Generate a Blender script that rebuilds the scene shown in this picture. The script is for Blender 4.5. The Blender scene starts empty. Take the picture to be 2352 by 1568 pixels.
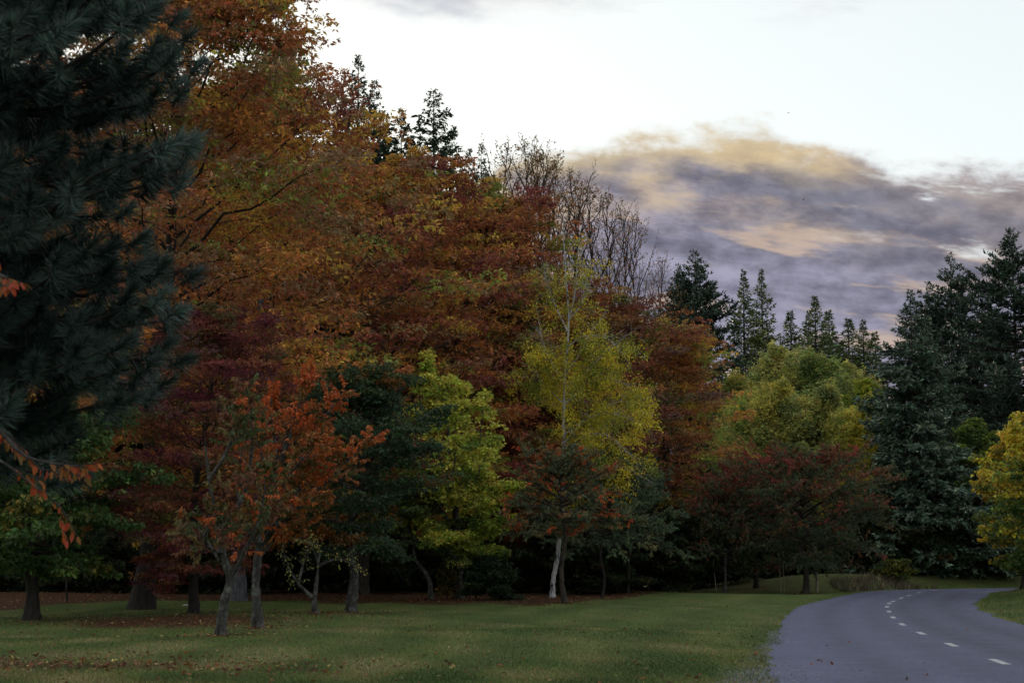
import bpy, math, random, time
import numpy as np
T0 = time.time()
sc = bpy.context.scene
col = sc.collection
R = math.radians

# ------------------------------------------------------------------ camera
FV, CX, CY, HZ, CAMH = 3900.0, 1176.0, 784.0, 1317.0, 1.65
PITCH = math.atan((HZ - CY) / FV)
cd = bpy.data.cameras.new('camera'); cam = bpy.data.objects.new('camera', cd); col.objects.link(cam)
cam.location = (0, 0, CAMH); cam.rotation_euler = (R(90) + PITCH, 0, 0)
cd.sensor_width = 36; cd.lens = 36 * FV / 2352; cd.clip_start = .1; cd.clip_end = 20000
cd.dof.use_dof = True; cd.dof.focus_distance = 75; cd.dof.aperture_fstop = 4.5
sc.camera = cam

# ------------------------------------------------------------------ sky, sun, exposure
SUN_EL, SUN_AZ = 8.0, -14.0          # low, behind the wood, left of the view
w = bpy.data.worlds.new('World'); sc.world = w; w.use_nodes = True
nt = w.node_tree; nt.nodes.clear()
def wn(t, **k):
    n = nt.nodes.new(t)
    for a, b in k.items(): setattr(n, a, b)
    return n
def wl(a, b): nt.links.new(a, b)
def M(op, *a, clamp=False):
    n = wn('ShaderNodeMath', operation=op, use_clamp=clamp)
    for i, x in enumerate(a):
        if isinstance(x, (int, float)): n.inputs[i].default_value = x
        else: wl(x, n.inputs[i])
    return n.outputs[0]
def SS(x, a, b):
    n = wn('ShaderNodeMapRange', interpolation_type='SMOOTHSTEP')
    wl(x, n.inputs[0]); n.inputs[1].default_value = a; n.inputs[2].default_value = b
    return n.outputs[0]
def MIXC(f, a, b):
    n = wn('ShaderNodeMix', data_type='RGBA')
    for i, x in ((0, f), (6, a), (7, b)):
        if isinstance(x, tuple): n.inputs[i].default_value = (*x, 1)
        elif isinstance(x, (int, float)): n.inputs[i].default_value = x
        else: wl(x, n.inputs[i])
    return n.outputs[2]
def NOISE(vec, scale, detail=6, rough=.55, dist=0):
    n = wn('ShaderNodeTexNoise'); wl(vec, n.inputs['Vector'])
    n.inputs['Scale'].default_value = scale; n.inputs['Detail'].default_value = detail
    n.inputs['Roughness'].default_value = rough; n.inputs['Distortion'].default_value = dist
    return n.outputs[0]
sky = wn('ShaderNodeTexSky', sky_type='NISHITA')
sky.sun_disc = False; sky.sun_elevation = R(SUN_EL); sky.sun_rotation = R(SUN_AZ)
sky.air_density = 1.0; sky.dust_density = .6; sky.ozone_density = 1.6; sky.altitude = 200
geo = wn('ShaderNodeTexCoord'); sep = wn('ShaderNodeSeparateXYZ'); wl(geo.outputs['Generated'], sep.inputs[0])
az = M('MULTIPLY', M('ARCTAN2', sep.outputs[0], sep.outputs[1]), 180 / math.pi)      # degrees, + to the right
el = M('MULTIPLY', M('ARCSINE', sep.outputs[2]), 180 / math.pi)
def COORD(sx, sy, shear, off):
    c = wn('ShaderNodeCombineXYZ')
    wl(M('ADD', M('MULTIPLY', az, sx), off), c.inputs[0])
    wl(M('ADD', M('MULTIPLY', el, sy), M('MULTIPLY', az, shear)), c.inputs[1])
    c.inputs[2].default_value = off * .37
    return c.outputs[0]
n_edge = NOISE(COORD(.36, .72, .07, 3.1), 1.0, 12, .60, .1)
n_body = NOISE(COORD(.19, .66, .08, 12.4), 1.0, 10, .56, .12)
n_strk = NOISE(COORD(.24, 1.15, .16, 27.3), 1.0, 10, .54, .1)
n_fine = NOISE(COORD(.9, 1.7, .2, 61.3), 1.0, 10, .6, .1)
n_high = NOISE(COORD(.05, .16, .02, 41.9), 1.0, 7, .55, .3)
top = wn('ShaderNodeFloatCurve')     # upper outline of the low cloud bank against azimuth
wl(M('DIVIDE', M('ADD', az, 40), 80, clamp=True), top.inputs[1])
cv = top.mapping.curves[0]
pts = [(-40, 2), (-14, 3), (-5, 8), (-1, 13.2), (.8, 14.5), (3, 14.7), (6, 14.9), (8.2, 15.1), (9.5, 14.6), (12, 13.9), (14.3, 13.2), (16, 13.2), (20, 13.5), (28, 9), (40, 2)]
cv.points[0].location = ((pts[0][0] + 40) / 80, pts[0][1] / 20); cv.points[1].location = (1, pts[-1][1] / 20)
for a, b in pts[1:-1]: cv.points.new((a + 40) / 80, b / 20)
top.mapping.update()
depth = M('SUBTRACT', M('MULTIPLY', top.outputs[0], 20), el)                    # degrees below the outline
depth = M('ADD', depth, M('MULTIPLY', M('SUBTRACT', n_edge, .5), 3.4))
bank = M('MULTIPLY', SS(depth, -.2, .85), M('SUBTRACT', 1.0, M('MULTIPLY', M('MULTIPLY', SS(n_strk, .58, .74), SS(az, 9, 15)), SS(depth, 6, 1))))
peach = M('MULTIPLY', M('MULTIPLY', SS(depth, 4.6, .5), SS(n_body, .40, .62)), M('SUBTRACT', 1.0, M('MULTIPLY', SS(az, 9.5, 13.5), .75)))
strk = M('MULTIPLY', SS(n_strk, .51, .63), SS(depth, 1.8, 3.6))
body = MIXC(SS(M('ADD', M('MULTIPLY', n_body, .6), M('MULTIPLY', n_fine, .4)), .36, .64), (.105, .103, .14), (.27, .265, .35))
slate = M('MULTIPLY', M('MULTIPLY', SS(az, 5, 9.5), M('MULTIPLY', SS(depth, .3, 1.6), SS(depth, 5.2, 2.6))), .75)
body = MIXC(slate, body, MIXC(SS(n_fine, .35, .65), (.105, .105, .14), (.16, .16, .20)))
body = MIXC(M('MULTIPLY', SS(el, 8.5, 2.0), .8), body, (.27, .26, .37))
body = MIXC(M('MULTIPLY', peach, .92), body, MIXC(SS(n_fine, .35, .65), (.34, .255, .16), (.52, .385, .20)))
body = MIXC(M('MULTIPLY', strk, .7), body, (.46, .345, .26))
body = MIXC(M('MULTIPLY', SS(depth, 2.2, .2), M('SUBTRACT', .85, M('MULTIPLY', SS(az, 8.5, 12.5), .7))), body, (.52, .42, .26))
highm = M('MULTIPLY', SS(M('ADD', n_high, M('MULTIPLY', SS(el, 16, 24), .07)), .55, .68), SS(el, 17.4, 18.9))
highc = MIXC(SS(n_edge, .35, .65), (.42, .43, .47), (.62, .62, .62))
bgs = wn('ShaderNodeBackground'); wl(sky.outputs[0], bgs.inputs[0]); bgs.inputs[1].default_value = .13
veil = wn('ShaderNodeBackground'); veil.inputs[1].default_value = .74
veil.inputs[0].default_value = (.86, .885, .84, 1)
bgc = wn('ShaderNodeBackground'); bgc.inputs[1].default_value = .88; wl(MIXC(bank, highc, body), bgc.inputs[0])
mx1 = wn('ShaderNodeMixShader'); wl(bgs.outputs[0], mx1.inputs[1]); wl(veil.outputs[0], mx1.inputs[2])
mx1.inputs[0].default_value = .72            # thin high veil of cloud
mx2 = wn('ShaderNodeMixShader'); wl(M('MAXIMUM', bank, highm), mx2.inputs[0]); wl(mx1.outputs[0], mx2.inputs[1]); wl(bgc.outputs[0], mx2.inputs[2])
out = wn('ShaderNodeOutputWorld'); wl(mx2.outputs[0], out.inputs[0])

sd = bpy.data.lights.new('sun', 'SUN'); so = bpy.data.objects.new('sun', sd); col.objects.link(so)
sd.energy = 1.4; sd.angle = R(12); sd.color = (1, .86, .68)
so.rotation_euler = (R(90 - SUN_EL), 0, R(180 - SUN_AZ)); so.location = (-20, 60, 60)
vs = sc.view_settings; vs.view_transform = 'Standard'; vs.look = 'None'; vs.gamma = 1; vs.exposure = 0.68; vs.use_curve_mapping = False
cy = sc.cycles
cy.max_bounces = 5; cy.diffuse_bounces = 4; cy.glossy_bounces = 1; cy.transmission_bounces = 3; cy.transparent_max_bounces = 4
cy.use_denoising = True; cy.use_adaptive_sampling = True; cy.adaptive_threshold = .02
cy.sample_clamp_indirect = 4

# ------------------------------------------------------------------ picture <-> place
def ss(x, a, b):
    t = np.clip((np.asarray(x, float) - a) / (b - a), 0, 1); return t * t * (3 - 2 * t)
def ray(x, y):
    r, u, f = x - CX, CY - y, FV
    return np.array([r, f * math.cos(PITCH) - u * math.sin(PITCH), f * math.sin(PITCH) + u * math.cos(PITCH)])
def V(x, y, d):
    """the point at distance d (world Y) seen at photo position x, y"""
    k = ray(x, y); k = k * (d / k[1]); return np.array([k[0], k[1], k[2] + CAMH])
def h0(Y): return .6 * ss(Y, 45, 125) - 1.2 * ss(Y, 126, 190)
def G0(x, y):
    """where that line of sight meets the plain ground"""
    lo, hi = 8.0, 122.0
    k = ray(x, y)
    for _ in range(50):
        m = (lo + hi) / 2
        if CAMH + k[2] / k[1] * m > h0(m): lo = m
        else: hi = m
    p = k * (lo / k[1]); return np.array([p[0], lo, float(h0(lo))])
dash = [(2290, 1526.5), (2185.6, 1487.5), (2115, 1459.6), (2071.7, 1438.7), (2050.8, 1422.4), (2042.3, 1408), (2036.3, 1396.4), (2040, 1388.5), (2052, 1383.4), (2069, 1376), (2088, 1370), (2112.5, 1363), (2139, 1357.3)]
dpts = [G0(*p)[:2] for p in dash]
cl = [(-6, -60), (1, -20), (4.4, 0), (6.3, 13), (7.6, 22)] + [tuple(p) for p in dpts] + [(32.5, 117), (42, 124), (58, 129), (80, 131), (140, 130)]
cl = np.array(cl, float)
def resample(P, step):
    """a smooth curve through P at even spacing"""
    out_ = []
    Q = np.vstack([2 * P[0] - P[1], P, 2 * P[-1] - P[-2]])
    for i in range(1, len(Q) - 2):
        for t in np.linspace(0, 1, 16, endpoint=False):
            a, b, c, d = Q[i - 1], Q[i], Q[i + 1], Q[i + 2]
            out_.append(.5 * (2 * b + (c - a) * t + (2 * a - 5 * b + 4 * c - d) * t * t + (3 * b - a - 3 * c + d) * t ** 3))
    out_ = np.array(out_ + [P[-1]])
    for _ in range(6):
        out_[1:-1] = .25 * out_[:-2] + .5 * out_[1:-1] + .25 * out_[2:]
    s = np.r_[0, np.cumsum(np.linalg.norm(np.diff(out_, axis=0), axis=1))]
    q = np.arange(0, s[-1], step)
    return np.stack([np.interp(q, s, out_[:, k]) for k in range(out_.shape[1])], 1)
CLP = resample(cl, .5)
for _ in range(60): CLP[1:-1] = .25 * CLP[:-2] + .5 * CLP[1:-1] + .25 * CLP[2:]
CLT = np.gradient(CLP, axis=0); CLT /= np.linalg.norm(CLT, axis=1, keepdims=True)
CLN = np.stack([CLT[:, 1], -CLT[:, 0]], 1)          # to the right of travel
HALF = 3.85
def road_dist(X, Y):
    """signed distance to the centre line, + on the right"""
    sh = np.shape(X); X = np.ravel(X); Y = np.ravel(Y)
    o = np.empty(len(X)); C = CLP[::2]; N = CLN[::2]
    for a in range(0, len(X), 20000):
        q = np.stack([X[a:a + 20000], Y[a:a + 20000]], 1)
        d2 = ((q[:, None, :] - C[None]) ** 2).sum(2); i = d2.argmin(1)
        s = ((q - C[i]) * N[i]).sum(1)
        o[a:a + 20000] = np.sign(s) * np.sqrt(d2[np.arange(len(i)), i])
    return o.reshape(sh)
_ph = np.random.default_rng(5).uniform(0, 6.28, (8, 3)); _dr = np.random.default_rng(6).normal(size=(8, 3)); _dr /= np.linalg.norm(_dr, axis=1, keepdims=True)
def noise3(P, scale, seed=0):
    r = np.random.default_rng(seed + 100)
    o = np.zeros(len(P))
    for k in range(7):
        v = r.normal(size=3); v /= np.linalg.norm(v)
        o += np.sin(P @ v * (6.283 / scale) * r.uniform(.6, 1.7) + r.uniform(0, 6.28))
    return o / 2.6
def H(X, Y):
    """height of the ground"""
    X = np.asarray(X, float); Y = np.asarray(Y, float)
    s = road_dist(X, Y)
    z = h0(Y)
    z = z + .85 * ss(s, HALF + .3, HALF + 5) * ss(Y, 30, 62)                                   # bank on the right
    z = z + .95 * ss(-s, HALF + 1.2, HALF + 4.5) * ss(Y, 108, 118) * ss(X, 12, 22)               # bank on the far left
    z = z + ss(np.abs(s), HALF + .4, HALF + 4) * (.07 * np.sin(X * .31 + Y * .17) + .05 * np.sin(X * .11 - Y * .29 + 2)) * (1 - ss(Y, 200, 400))
    z = z - .14 * (1 - ss(np.abs(s), HALF - .75, HALF - .15))                                   # bed under the road
    return z
def gz(X, Y): return float(H(np.array([X]), np.array([Y]))[0])
def G(x, y):
    p = G0(x, y); return np.array([p[0], p[1], gz(p[0], p[1])])

# ------------------------------------------------------------------ mesh helpers
def raw_mesh(name, verts, faces, k, colors=None, smooth=False):
    me = bpy.data.meshes.new(name)
    nv, nf = len(verts), len(faces)
    me.vertices.add(nv); me.vertices.foreach_set('co', np.ascontiguousarray(verts, np.float32).ravel())
    me.loops.add(nf * k); me.loops.foreach_set('vertex_index', np.ascontiguousarray(faces, np.int32).ravel())
    me.polygons.add(nf); me.polygons.foreach_set('loop_start', np.arange(0, nf * k, k, dtype=np.int32))
    if smooth: me.polygons.foreach_set('use_smooth', np.ones(nf, bool))
    me.update(calc_edges=True)
    if colors is not None:
        c = np.ones((nv, 4), np.float32); c[:, :3] = colors
        a = me.color_attributes.new('tint', 'FLOAT_COLOR', 'POINT'); a.data.foreach_set('color', c.ravel())
    return me
class Buf:
    def __init__(s, k): s.k = k; s.v = []; s.f = []; s.c = []; s.n = 0
    def add(s, v, f, c=None):
        s.v.append(v); s.f.append(f + s.n); s.n += len(v)
        if c is not None: s.c.append(c)
    def mesh(s, name, smooth=False, origin=None):
        v = np.vstack(s.v)
        if origin is not None: v = v - origin
        return raw_mesh(name, v, np.vstack(s.f), s.k, np.vstack(s.c) if s.c else None, smooth)
def link(name, me, mat, parent=None):
    o = bpy.data.objects.new(name, me); col.objects.link(o)
    if mat and me and not me.materials: me.materials.append(mat)
    if parent: o.parent = parent
    return o
def tag(o, label=None, cat=None, group=None, kind=None):
    for k, v in (('label', label), ('category', cat), ('group', group), ('kind', kind)):
        if v: o[k] = v
    return o
def empty(name, loc): 
    o = bpy.data.objects.new(name, None); col.objects.link(o); o.location = tuple(loc); return o
def norm(a): return a / np.maximum(np.linalg.norm(a, axis=-1, keepdims=True), 1e-9)
def tubes(P, Rr, ns, cap=False):
    """P (M,K,3) centre lines, Rr (M,K) radii -> quads"""
    m, k, _ = P.shape
    T = norm(np.gradient(P, axis=1))
    ref = np.where(np.abs(T[..., 2:3]) > .85, np.array([1., 0, 0]), np.array([0, 0, 1.]))
    ref = np.broadcast_to(ref[:, :1], T.shape) if k else ref
    A = norm(np.cross(T, ref)); B = np.cross(T, A)
    th = np.arange(ns) * 2 * math.pi / ns
    ring = P[:, :, None] + Rr[:, :, None, None] * (np.cos(th)[:, None] * A[:, :, None] + np.sin(th)[:, None] * B[:, :, None])
    v = ring.reshape(-1, 3)
    i = np.arange(m)[:, None, None] * k * ns + np.arange(k - 1)[None, :, None] * ns + np.arange(ns)[None, None]
    j = np.arange(m)[:, None, None] * k * ns + np.arange(k - 1)[None, :, None] * ns + (np.arange(ns) + 1)[None, None] % ns
    f = np.stack([i, j, j + ns, i + ns], -1).reshape(-1, 4)
    return v, f
def leafquads(rng, P, D, L, W, fold=.18, updroop=.6):
    """one folded four-cornered leaf at each P along D"""
    n = len(P)
    up = np.array([0, 0, 1.]) + updroop * rng.normal(size=(n, 3))
    S = norm(np.cross(D, up)); N = np.cross(S, D)
    L = np.broadcast_to(L, n)[:, None]; W = np.broadcast_to(W, n)[:, None]
    v = np.empty((n, 4, 3))
    v[:, 0] = P; v[:, 2] = P + D * L
    m = P + D * L * .42 + N * W * fold
    v[:, 1] = m + S * W * .5; v[:, 3] = m - S * W * .5
    return v.reshape(-1, 3), np.arange(n * 4).reshape(-1, 4)
ZG = [0.0]
def pick(rng, P, pal, scale, seed, jit=.35):
    """a palette colour for each point, in patches"""
    t = noise3(P * np.array([1, 1, 1.5]), scale, seed) + jit * rng.normal(size=len(P))
    if ZG[0]: t = t + ZG[0] * (P[:, 2] - P[:, 2].mean()) / max(np.ptp(P[:, 2]), .1)
    u = np.empty(len(P)); u[np.argsort(t)] = (np.arange(len(P)) + .5) / len(P)
    w_ = np.array([p[1] for p in pal], float); c = np.cumsum(w_ / w_.sum())
    return np.array([p[0] for p in pal])[np.clip(np.searchsorted(c, u), 0, len(pal) - 1)]
def tintleaf(rng, C, amount=.22):
    n = len(C)
    return np.clip(C * np.exp(rng.normal(0, amount, (n, 1))) * np.exp(rng.normal(0, amount * .4, (n, 3))), .002, .9)

# ------------------------------------------------------------------ materials
def mat(name):
    m = bpy.data.materials.new(name); m.use_nodes = True
    return m, m.node_tree, m.node_tree.nodes['Principled BSDF']
def nd(t, typ, **k):
    n = t.nodes.new(typ)
    for a, b in k.items(): setattr(n, a, b)
    return n
def nz(t, scale, detail=5, rough=.6, vec=None, coord='Object'):
    n = nd(t, 'ShaderNodeTexNoise'); n.inputs['Scale'].default_value = scale; n.inputs['Detail'].default_value = detail; n.inputs['Roughness'].default_value = rough
    if vec is None: vec = nd(t, 'ShaderNodeTexCoord').outputs[coord]
    t.links.new(vec, n.inputs['Vector']); return n.outputs[0]
def ramp(t, fac, stops):
    r = nd(t, 'ShaderNodeValToRGB'); e = r.color_ramp.elements
    e[0].position, e[0].color = stops[0][0], (*stops[0][1], 1); e[1].position, e[1].color = stops[-1][0], (*stops[-1][1], 1)
    for p, c in stops[1:-1]: x = e.new(p); x.color = (*c, 1)
    t.links.new(fac, r.inputs[0]); return r.outputs[0]
def mixc(t, f, a, b, mode='MIX'):
    n = nd(t, 'ShaderNodeMix', data_type='RGBA', blend_type=mode)
    for i, x in ((0, f), (6, a), (7, b)):
        if isinstance(x, tuple): n.inputs[i].default_value = (*x, 1)
        elif isinstance(x, (int, float)): n.inputs[i].default_value = x
        else: t.links.new(x, n.inputs[i])
    return n.outputs[2]
def bumpn(t, bs, hgt, strength, dist):
    b = nd(t, 'ShaderNodeBump'); b.inputs['Strength'].default_value = strength; b.inputs['Distance'].default_value = dist
    t.links.new(hgt, b.inputs['Height']); t.links.new(b.outputs[0], bs.inputs['Normal'])
def leafmat(name, trans=.3, rough=.55, spec=.25):
    m, t, bs = mat(name)
    a = nd(t, 'ShaderNodeVertexColor', layer_name='tint')
    oi = nd(t, 'ShaderNodeObjectInfo'); c = mixc(t, 1.0, a.outputs[0], oi.outputs['Color'], 'MULTIPLY')
    t.links.new(c, bs.inputs['Base Color'])
    bs.inputs['Roughness'].default_value = rough; bs.inputs['Specular IOR Level'].default_value = spec
    tr = nd(t, 'ShaderNodeBsdfTranslucent'); t.links.new(c, tr.inputs[0])
    mx = nd(t, 'ShaderNodeMixShader'); mx.inputs[0].default_value = trans
    t.links.new(bs.outputs[0], mx.inputs[1]); t.links.new(tr.outputs[0], mx.inputs[2])
    t.links.new(mx.outputs[0], t.nodes['Material Output'].inputs[0])
    return m
LEAF = leafmat('leaf', .40); NEEDLE = leafmat('needle', .08, .5, .3); GRASSM = leafmat('grass_blade', .25, .6, .2)
def barkmat(name, dark, light, lichen=None, scale=5., stretch=.22, bump=.7):
    m, t, bs = mat(name)
    mp = nd(t, 'ShaderNodeMapping'); mp.inputs['Scale'].default_value = (1, 1, stretch)
    t.links.new(nd(t, 'ShaderNodeTexCoord').outputs['Object'], mp.inputs[0])
    n1 = nz(t, scale * 2.2, 8, .65, mp.outputs[0])
    c = ramp(t, n1, [(.34, dark), (.66, light)])
    if lichen:
        n2 = nz(t, scale * .9, 6, .7)
        c = mixc(t, ramp(t, n2, [(.5, (0, 0, 0)), (.64, (1, 1, 1))]), c, lichen)
    t.links.new(c, bs.inputs['Base Color']); bs.inputs['Roughness'].default_value = .9; bs.inputs['Specular IOR Level'].default_value = .15
    bumpn(t, bs, n1, bump, .04)
    return m
BARK = barkmat('bark_brown', (.018, .014, .011), (.07, .058, .048))
BARKD = barkmat('bark_dark', (.012, .010, .009), (.04, .034, .03))
BARKL = barkmat('bark_lichen', (.018, .016, .015), (.065, .06, .056), (.12, .125, .115))
BARKG = barkmat('bark_grey', (.04, .04, .045), (.17, .17, .19), None, 4)
m, t, bs = mat('bark_birch')
mp = nd(t, 'ShaderNodeMapping'); mp.inputs['Scale'].default_value = (1, 1, .5)
t.links.new(nd(t, 'ShaderNodeTexCoord').outputs['Object'], mp.inputs[0])
c = ramp(t, nz(t, 4, 6, .7, mp.outputs[0]), [(.4, (.02, .02, .022)), (.47, (.34, .335, .35)), (.7, (.48, .465, .47))])
t.links.new(c, bs.inputs['Base Color']); bs.inputs['Roughness'].default_value = .7
BIRCH = m

# ------------------------------------------------------------------ ground
def grid_axis(a, b, step, lo, hi, g=1.18):
    mid = list(np.arange(a, b + 1e-6, step)); s = step; x = b
    while x < hi: s *= g; x += s; mid.append(x)
    s = step; x = a; pre = []
    while x > lo: s *= g; x -= s; pre.append(x)
    return np.array(pre[::-1] + mid)
gx = grid_axis(-30, 44, .8, -2500, 2500); gy = grid_axis(14, 134, .8, -300, 4000)
XX, YY = np.meshgrid(gx, gy, indexing='ij')
ZZ = H(XX, YY)
nx, ny = XX.shape
idx = np.arange(nx * ny).reshape(nx, ny)
F = np.stack([idx[:-1, :-1], idx[1:, :-1], idx[1:, 1:], idx[:-1, 1:]], -1).reshape(-1, 4)
# where fallen leaves cover the turf: beyond the mown edge, and under the old oak on the left
EDGE = np.array([G0(x, y)[:2] for x, y in [(-300, 1402), (0, 1398), (300, 1384), (560, 1376), (700, 1380), (900, 1386), (1050, 1387), (1250, 1388), (1400, 1378), (1520, 1362), (1620, 1352), (1700, 1348)]])
def woodfloor(X, Y):
    e = np.interp(X, EDGE[:, 0], EDGE[:, 1], right=110)
    n = .9 * np.sin(X * 1.3) + .7 * np.sin(X * .57 + 1) + .8 * np.sin(Y * .9 + X * .4)
    a = ss(Y - e + n, -1.2, 2.0) * (1 - ss(X, 13, 20))
    o = V(400, 1420, 58)
    b = np.exp(-((X - o[0]) / 4.5) ** 2 - ((Y - 59 + n * .6) / 5.0) ** 2) * 1.1
    o2 = G0(150, 1520)
    b2 = np.exp(-((X - o2[0]) / 4.2) ** 2 - ((Y - o2[1] + n * .4) / 2.4) ** 2) * .75
    return np.clip(a + b + b2, 0, 1)
wf = woodfloor(XX, YY); rd = road_dist(XX, YY)
grav = (1 - ss(-rd, HALF + .3, HALF + 1.9)) * ss(-rd, 0, 1) * (1 - ss(YY, 28.5, 33))
rough = ss(rd, HALF + 1.5, HALF + 4) * .8 + ss(-rd, HALF + 1.5, HALF + 3) * ss(YY, 98, 104) * .9
def mow(r, Y):
    return 1 + .07 * np.tanh(2.5 * np.sin(r * 6.283 / 3.1 + .35 * np.sin(Y * .13)))      # stripes left by the mower, along the road
gme = raw_mesh('lawn', np.stack([XX, YY, ZZ], -1).reshape(-1, 3), F, 4, np.stack([wf, grav, rough], -1).reshape(-1, 3), True)
ma_ = gme.attributes.new('mow', 'FLOAT', 'POINT'); ma_.data.foreach_set('value', mow(rd, YY).ravel().astype(np.float32))
m, t, bs = mat('turf')
mwa = nd(t, 'ShaderNodeAttribute', attribute_name='mow')
tc = nd(t, 'ShaderNodeTexCoord').outputs['Object']
at = nd(t, 'ShaderNodeVertexColor', layer_name='tint'); sp = nd(t, 'ShaderNodeSeparateColor'); t.links.new(at.outputs[0], sp.inputs[0])
mp = nd(t, 'ShaderNodeMapping'); mp.inputs['Rotation'].default_value = (0, 0, R(-14)); mp.inputs['Scale'].default_value = (1, .3, 1); t.links.new(tc, mp.inputs[0])
big = nz(t, .42, 5, .6, mp.outputs[0]); mid_ = nz(t, 2.3, 6, .68, tc); fine = nz(t, 26, 4, .7, tc)
g = ramp(t, big, [(.30, (.04, .078, .018)), (.5, (.068, .108, .028)), (.66, (.115, .13, .042)), (.8, (.15, .138, .06))])
g = mixc(t, ramp(t, mid_, [(.42, (0, 0, 0)), (.68, (.75, .75, .75))]), g, (.10, .105, .036))
g = mixc(t, .75, g, ramp(t, fine, [(.25, (.35, .38, .35)), (.75, (1.5, 1.45, 1.4))]), 'MULTIPLY')
g = mixc(t, 1.0, g, mwa.outputs['Color'], 'MULTIPLY')
lit = ramp(t, nz(t, 9, 6, .75, tc), [(.32, (.022, .012, .008)), (.5, (.055, .026, .013)), (.62, (.10, .04, .018)), (.74, (.16, .09, .05))])
mk = nd(t, 'ShaderNodeMath', operation='ADD'); t.links.new(sp.outputs[0], mk.inputs[0])
ms = nd(t, 'ShaderNodeMath', operation='MULTIPLY_ADD'); t.links.new(nz(t, 3.5, 6, .75, tc), ms.inputs[0]); ms.inputs[1].default_value = 1.6; ms.inputs[2].default_value = -.8
t.links.new(ms.outputs[0], mk.inputs[1])
g = mixc(t, ramp(t, mk.outputs[0], [(.38, (0, 0, 0)), (.75, (1, 1, 1))]), g, lit)
gv = ramp(t, nz(t, 40, 3, .8, tc), [(.3, (.05, .05, .055)), (.7, (.22, .215, .22))])
mk2 = nd(t, 'ShaderNodeMath', operation='MULTIPLY_ADD'); t.links.new(nz(t, 3.0, 7, .8, tc), mk2.inputs[0]); mk2.inputs[1].default_value = 1.8; mk2.inputs[2].default_value = -1.0
mk3 = nd(t, 'ShaderNodeMath', operation='ADD'); t.links.new(mk2.outputs[0], mk3.inputs[0]); t.links.new(sp.outputs[1], mk3.inputs[1])
gm = nd(t, 'ShaderNodeMath', operation='MULTIPLY'); t.links.new(ramp(t, mk3.outputs[0], [(.45, (0, 0, 0)), (.6, (1, 1, 1))]), gm.inputs[0])
gs = nd(t, 'ShaderNodeMath', operation='GREATER_THAN'); t.links.new(sp.outputs[1], gs.inputs[0]); gs.inputs[1].default_value = .03; t.links.new(gs.outputs[0], gm.inputs[1])
g = mixc(t, gm.outputs[0], g, gv)
g = mixc(t, mixc(t, sp.outputs[2], (0, 0, 0), ramp(t, nz(t, 1.6, 6, .7, tc), [(.42, (0, 0, 0)), (.62, (1, 1, 1))])), g, (.075, .055, .03))
t.links.new(g, bs.inputs['Base Color']); bs.inputs['Roughness'].default_value = .95; bs.inputs['Specular IOR Level'].default_value = .1
bumpn(t, bs, fine, .8, .05)
lawn = tag(link('lawn', gme, m), kind='structure')

# road
s_ = (CLP[:, 1] > -58)
RC, RN = CLP[s_], CLN[s_]
off = np.array([-1, -.93, -.8, -.5, 0, .5, .8, .93, 1]) * HALF
rj = np.random.default_rng(3)
wob = np.convolve(rj.normal(size=len(RC) + 8), np.ones(9) / 9, 'valid')[:len(RC)] * .30 + .06 * rj.normal(size=len(RC))
P = RC[:, None, :] + RN[:, None, :] * off[None, :, None]
wl_ = wob + .4 * (1 - ss(RC[:, 1], 34, 50)); P[:, 0] -= RN * (wl_[:, None]); P[:, -1] += RN * wob[::-1][:, None]
rz = h0(RC[:, 1])[:, None] + .05 * (1 - (off / HALF) ** 2)[None] + .022
rz[:, 0] -= .035; rz[:, -1] -= .035
v = np.concatenate([P, rz[..., None]], -1)
n0, n1 = v.shape[:2]; ii = np.arange(n0 * n1).reshape(n0, n1)
F = np.stack([ii[:-1, :-1], ii[:-1, 1:], ii[1:, 1:], ii[1:, :-1]], -1).reshape(-1, 4)
cc = np.broadcast_to((off / HALF * .5 + .5)[None, :, None], (n0, n1, 3)).reshape(-1, 3)
rme = raw_mesh('road', v.reshape(-1, 3), F, 4, cc, True)
m, t, bs = mat('chip_seal')
tc = nd(t, 'ShaderNodeTexCoord').outputs['Object']
at = nd(t, 'ShaderNodeVertexColor', layer_name='tint'); sp = nd(t, 'ShaderNodeSeparateColor'); t.links.new(at.outputs[0], sp.inputs[0])
fn = nz(t, 38, 3, .8, tc)
c = ramp(t, fn, [(.3, (.028, .030, .056)), (.5, (.068, .071, .130)), (.72, (.155, .162, .272))])
trk = ramp(t, sp.outputs[0], [(0, (1.12,) * 3), (.12, (1.05,) * 3), (.20, (.84,) * 3), (.31, (1.06,) * 3), (.41, (.84,) * 3), (.5, (.98,) * 3), (.58, (.66,) * 3), (.7, (.88,) * 3), (.80, (.66,) * 3), (.92, (.9,) * 3), (1, (1.0,) * 3)])
c = mixc(t, 1.0, c, trk, 'MULTIPLY')
c = mixc(t, .5, c, ramp(t, nz(t, .5, 6, .65, tc), [(.3, (.7, .7, .7)), (.7, (1.25, 1.25, 1.25))]), 'MULTIPLY')
c = mixc(t, ramp(t, nz(t, .9, 3, .5, tc), [(.69, (0, 0, 0)), (.74, (.55, .55, .55))]), c, (.03, .03, .04))
c = mixc(t, .9, c, ramp(t, nz(t, 13, 6, .85, tc), [(.32, (.5, .5, .5)), (.68, (1.5, 1.5, 1.5))]), 'MULTIPLY')
c = mixc(t, .8, c, ramp(t, nz(t, 1.7, 6, .7, tc), [(.32, (.78, .78, .78)), (.68, (1.18, 1.18, 1.18))]), 'MULTIPLY')
t.links.new(c, bs.inputs['Base Color']); bs.inputs['Roughness'].default_value = .8; bs.inputs['Specular IOR Level'].default_value = .3
bumpn(t, bs, fn, .6, .01)
road = tag(link('road', rme, m), kind='structure')
m, t, bs = mat('road_paint')
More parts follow.
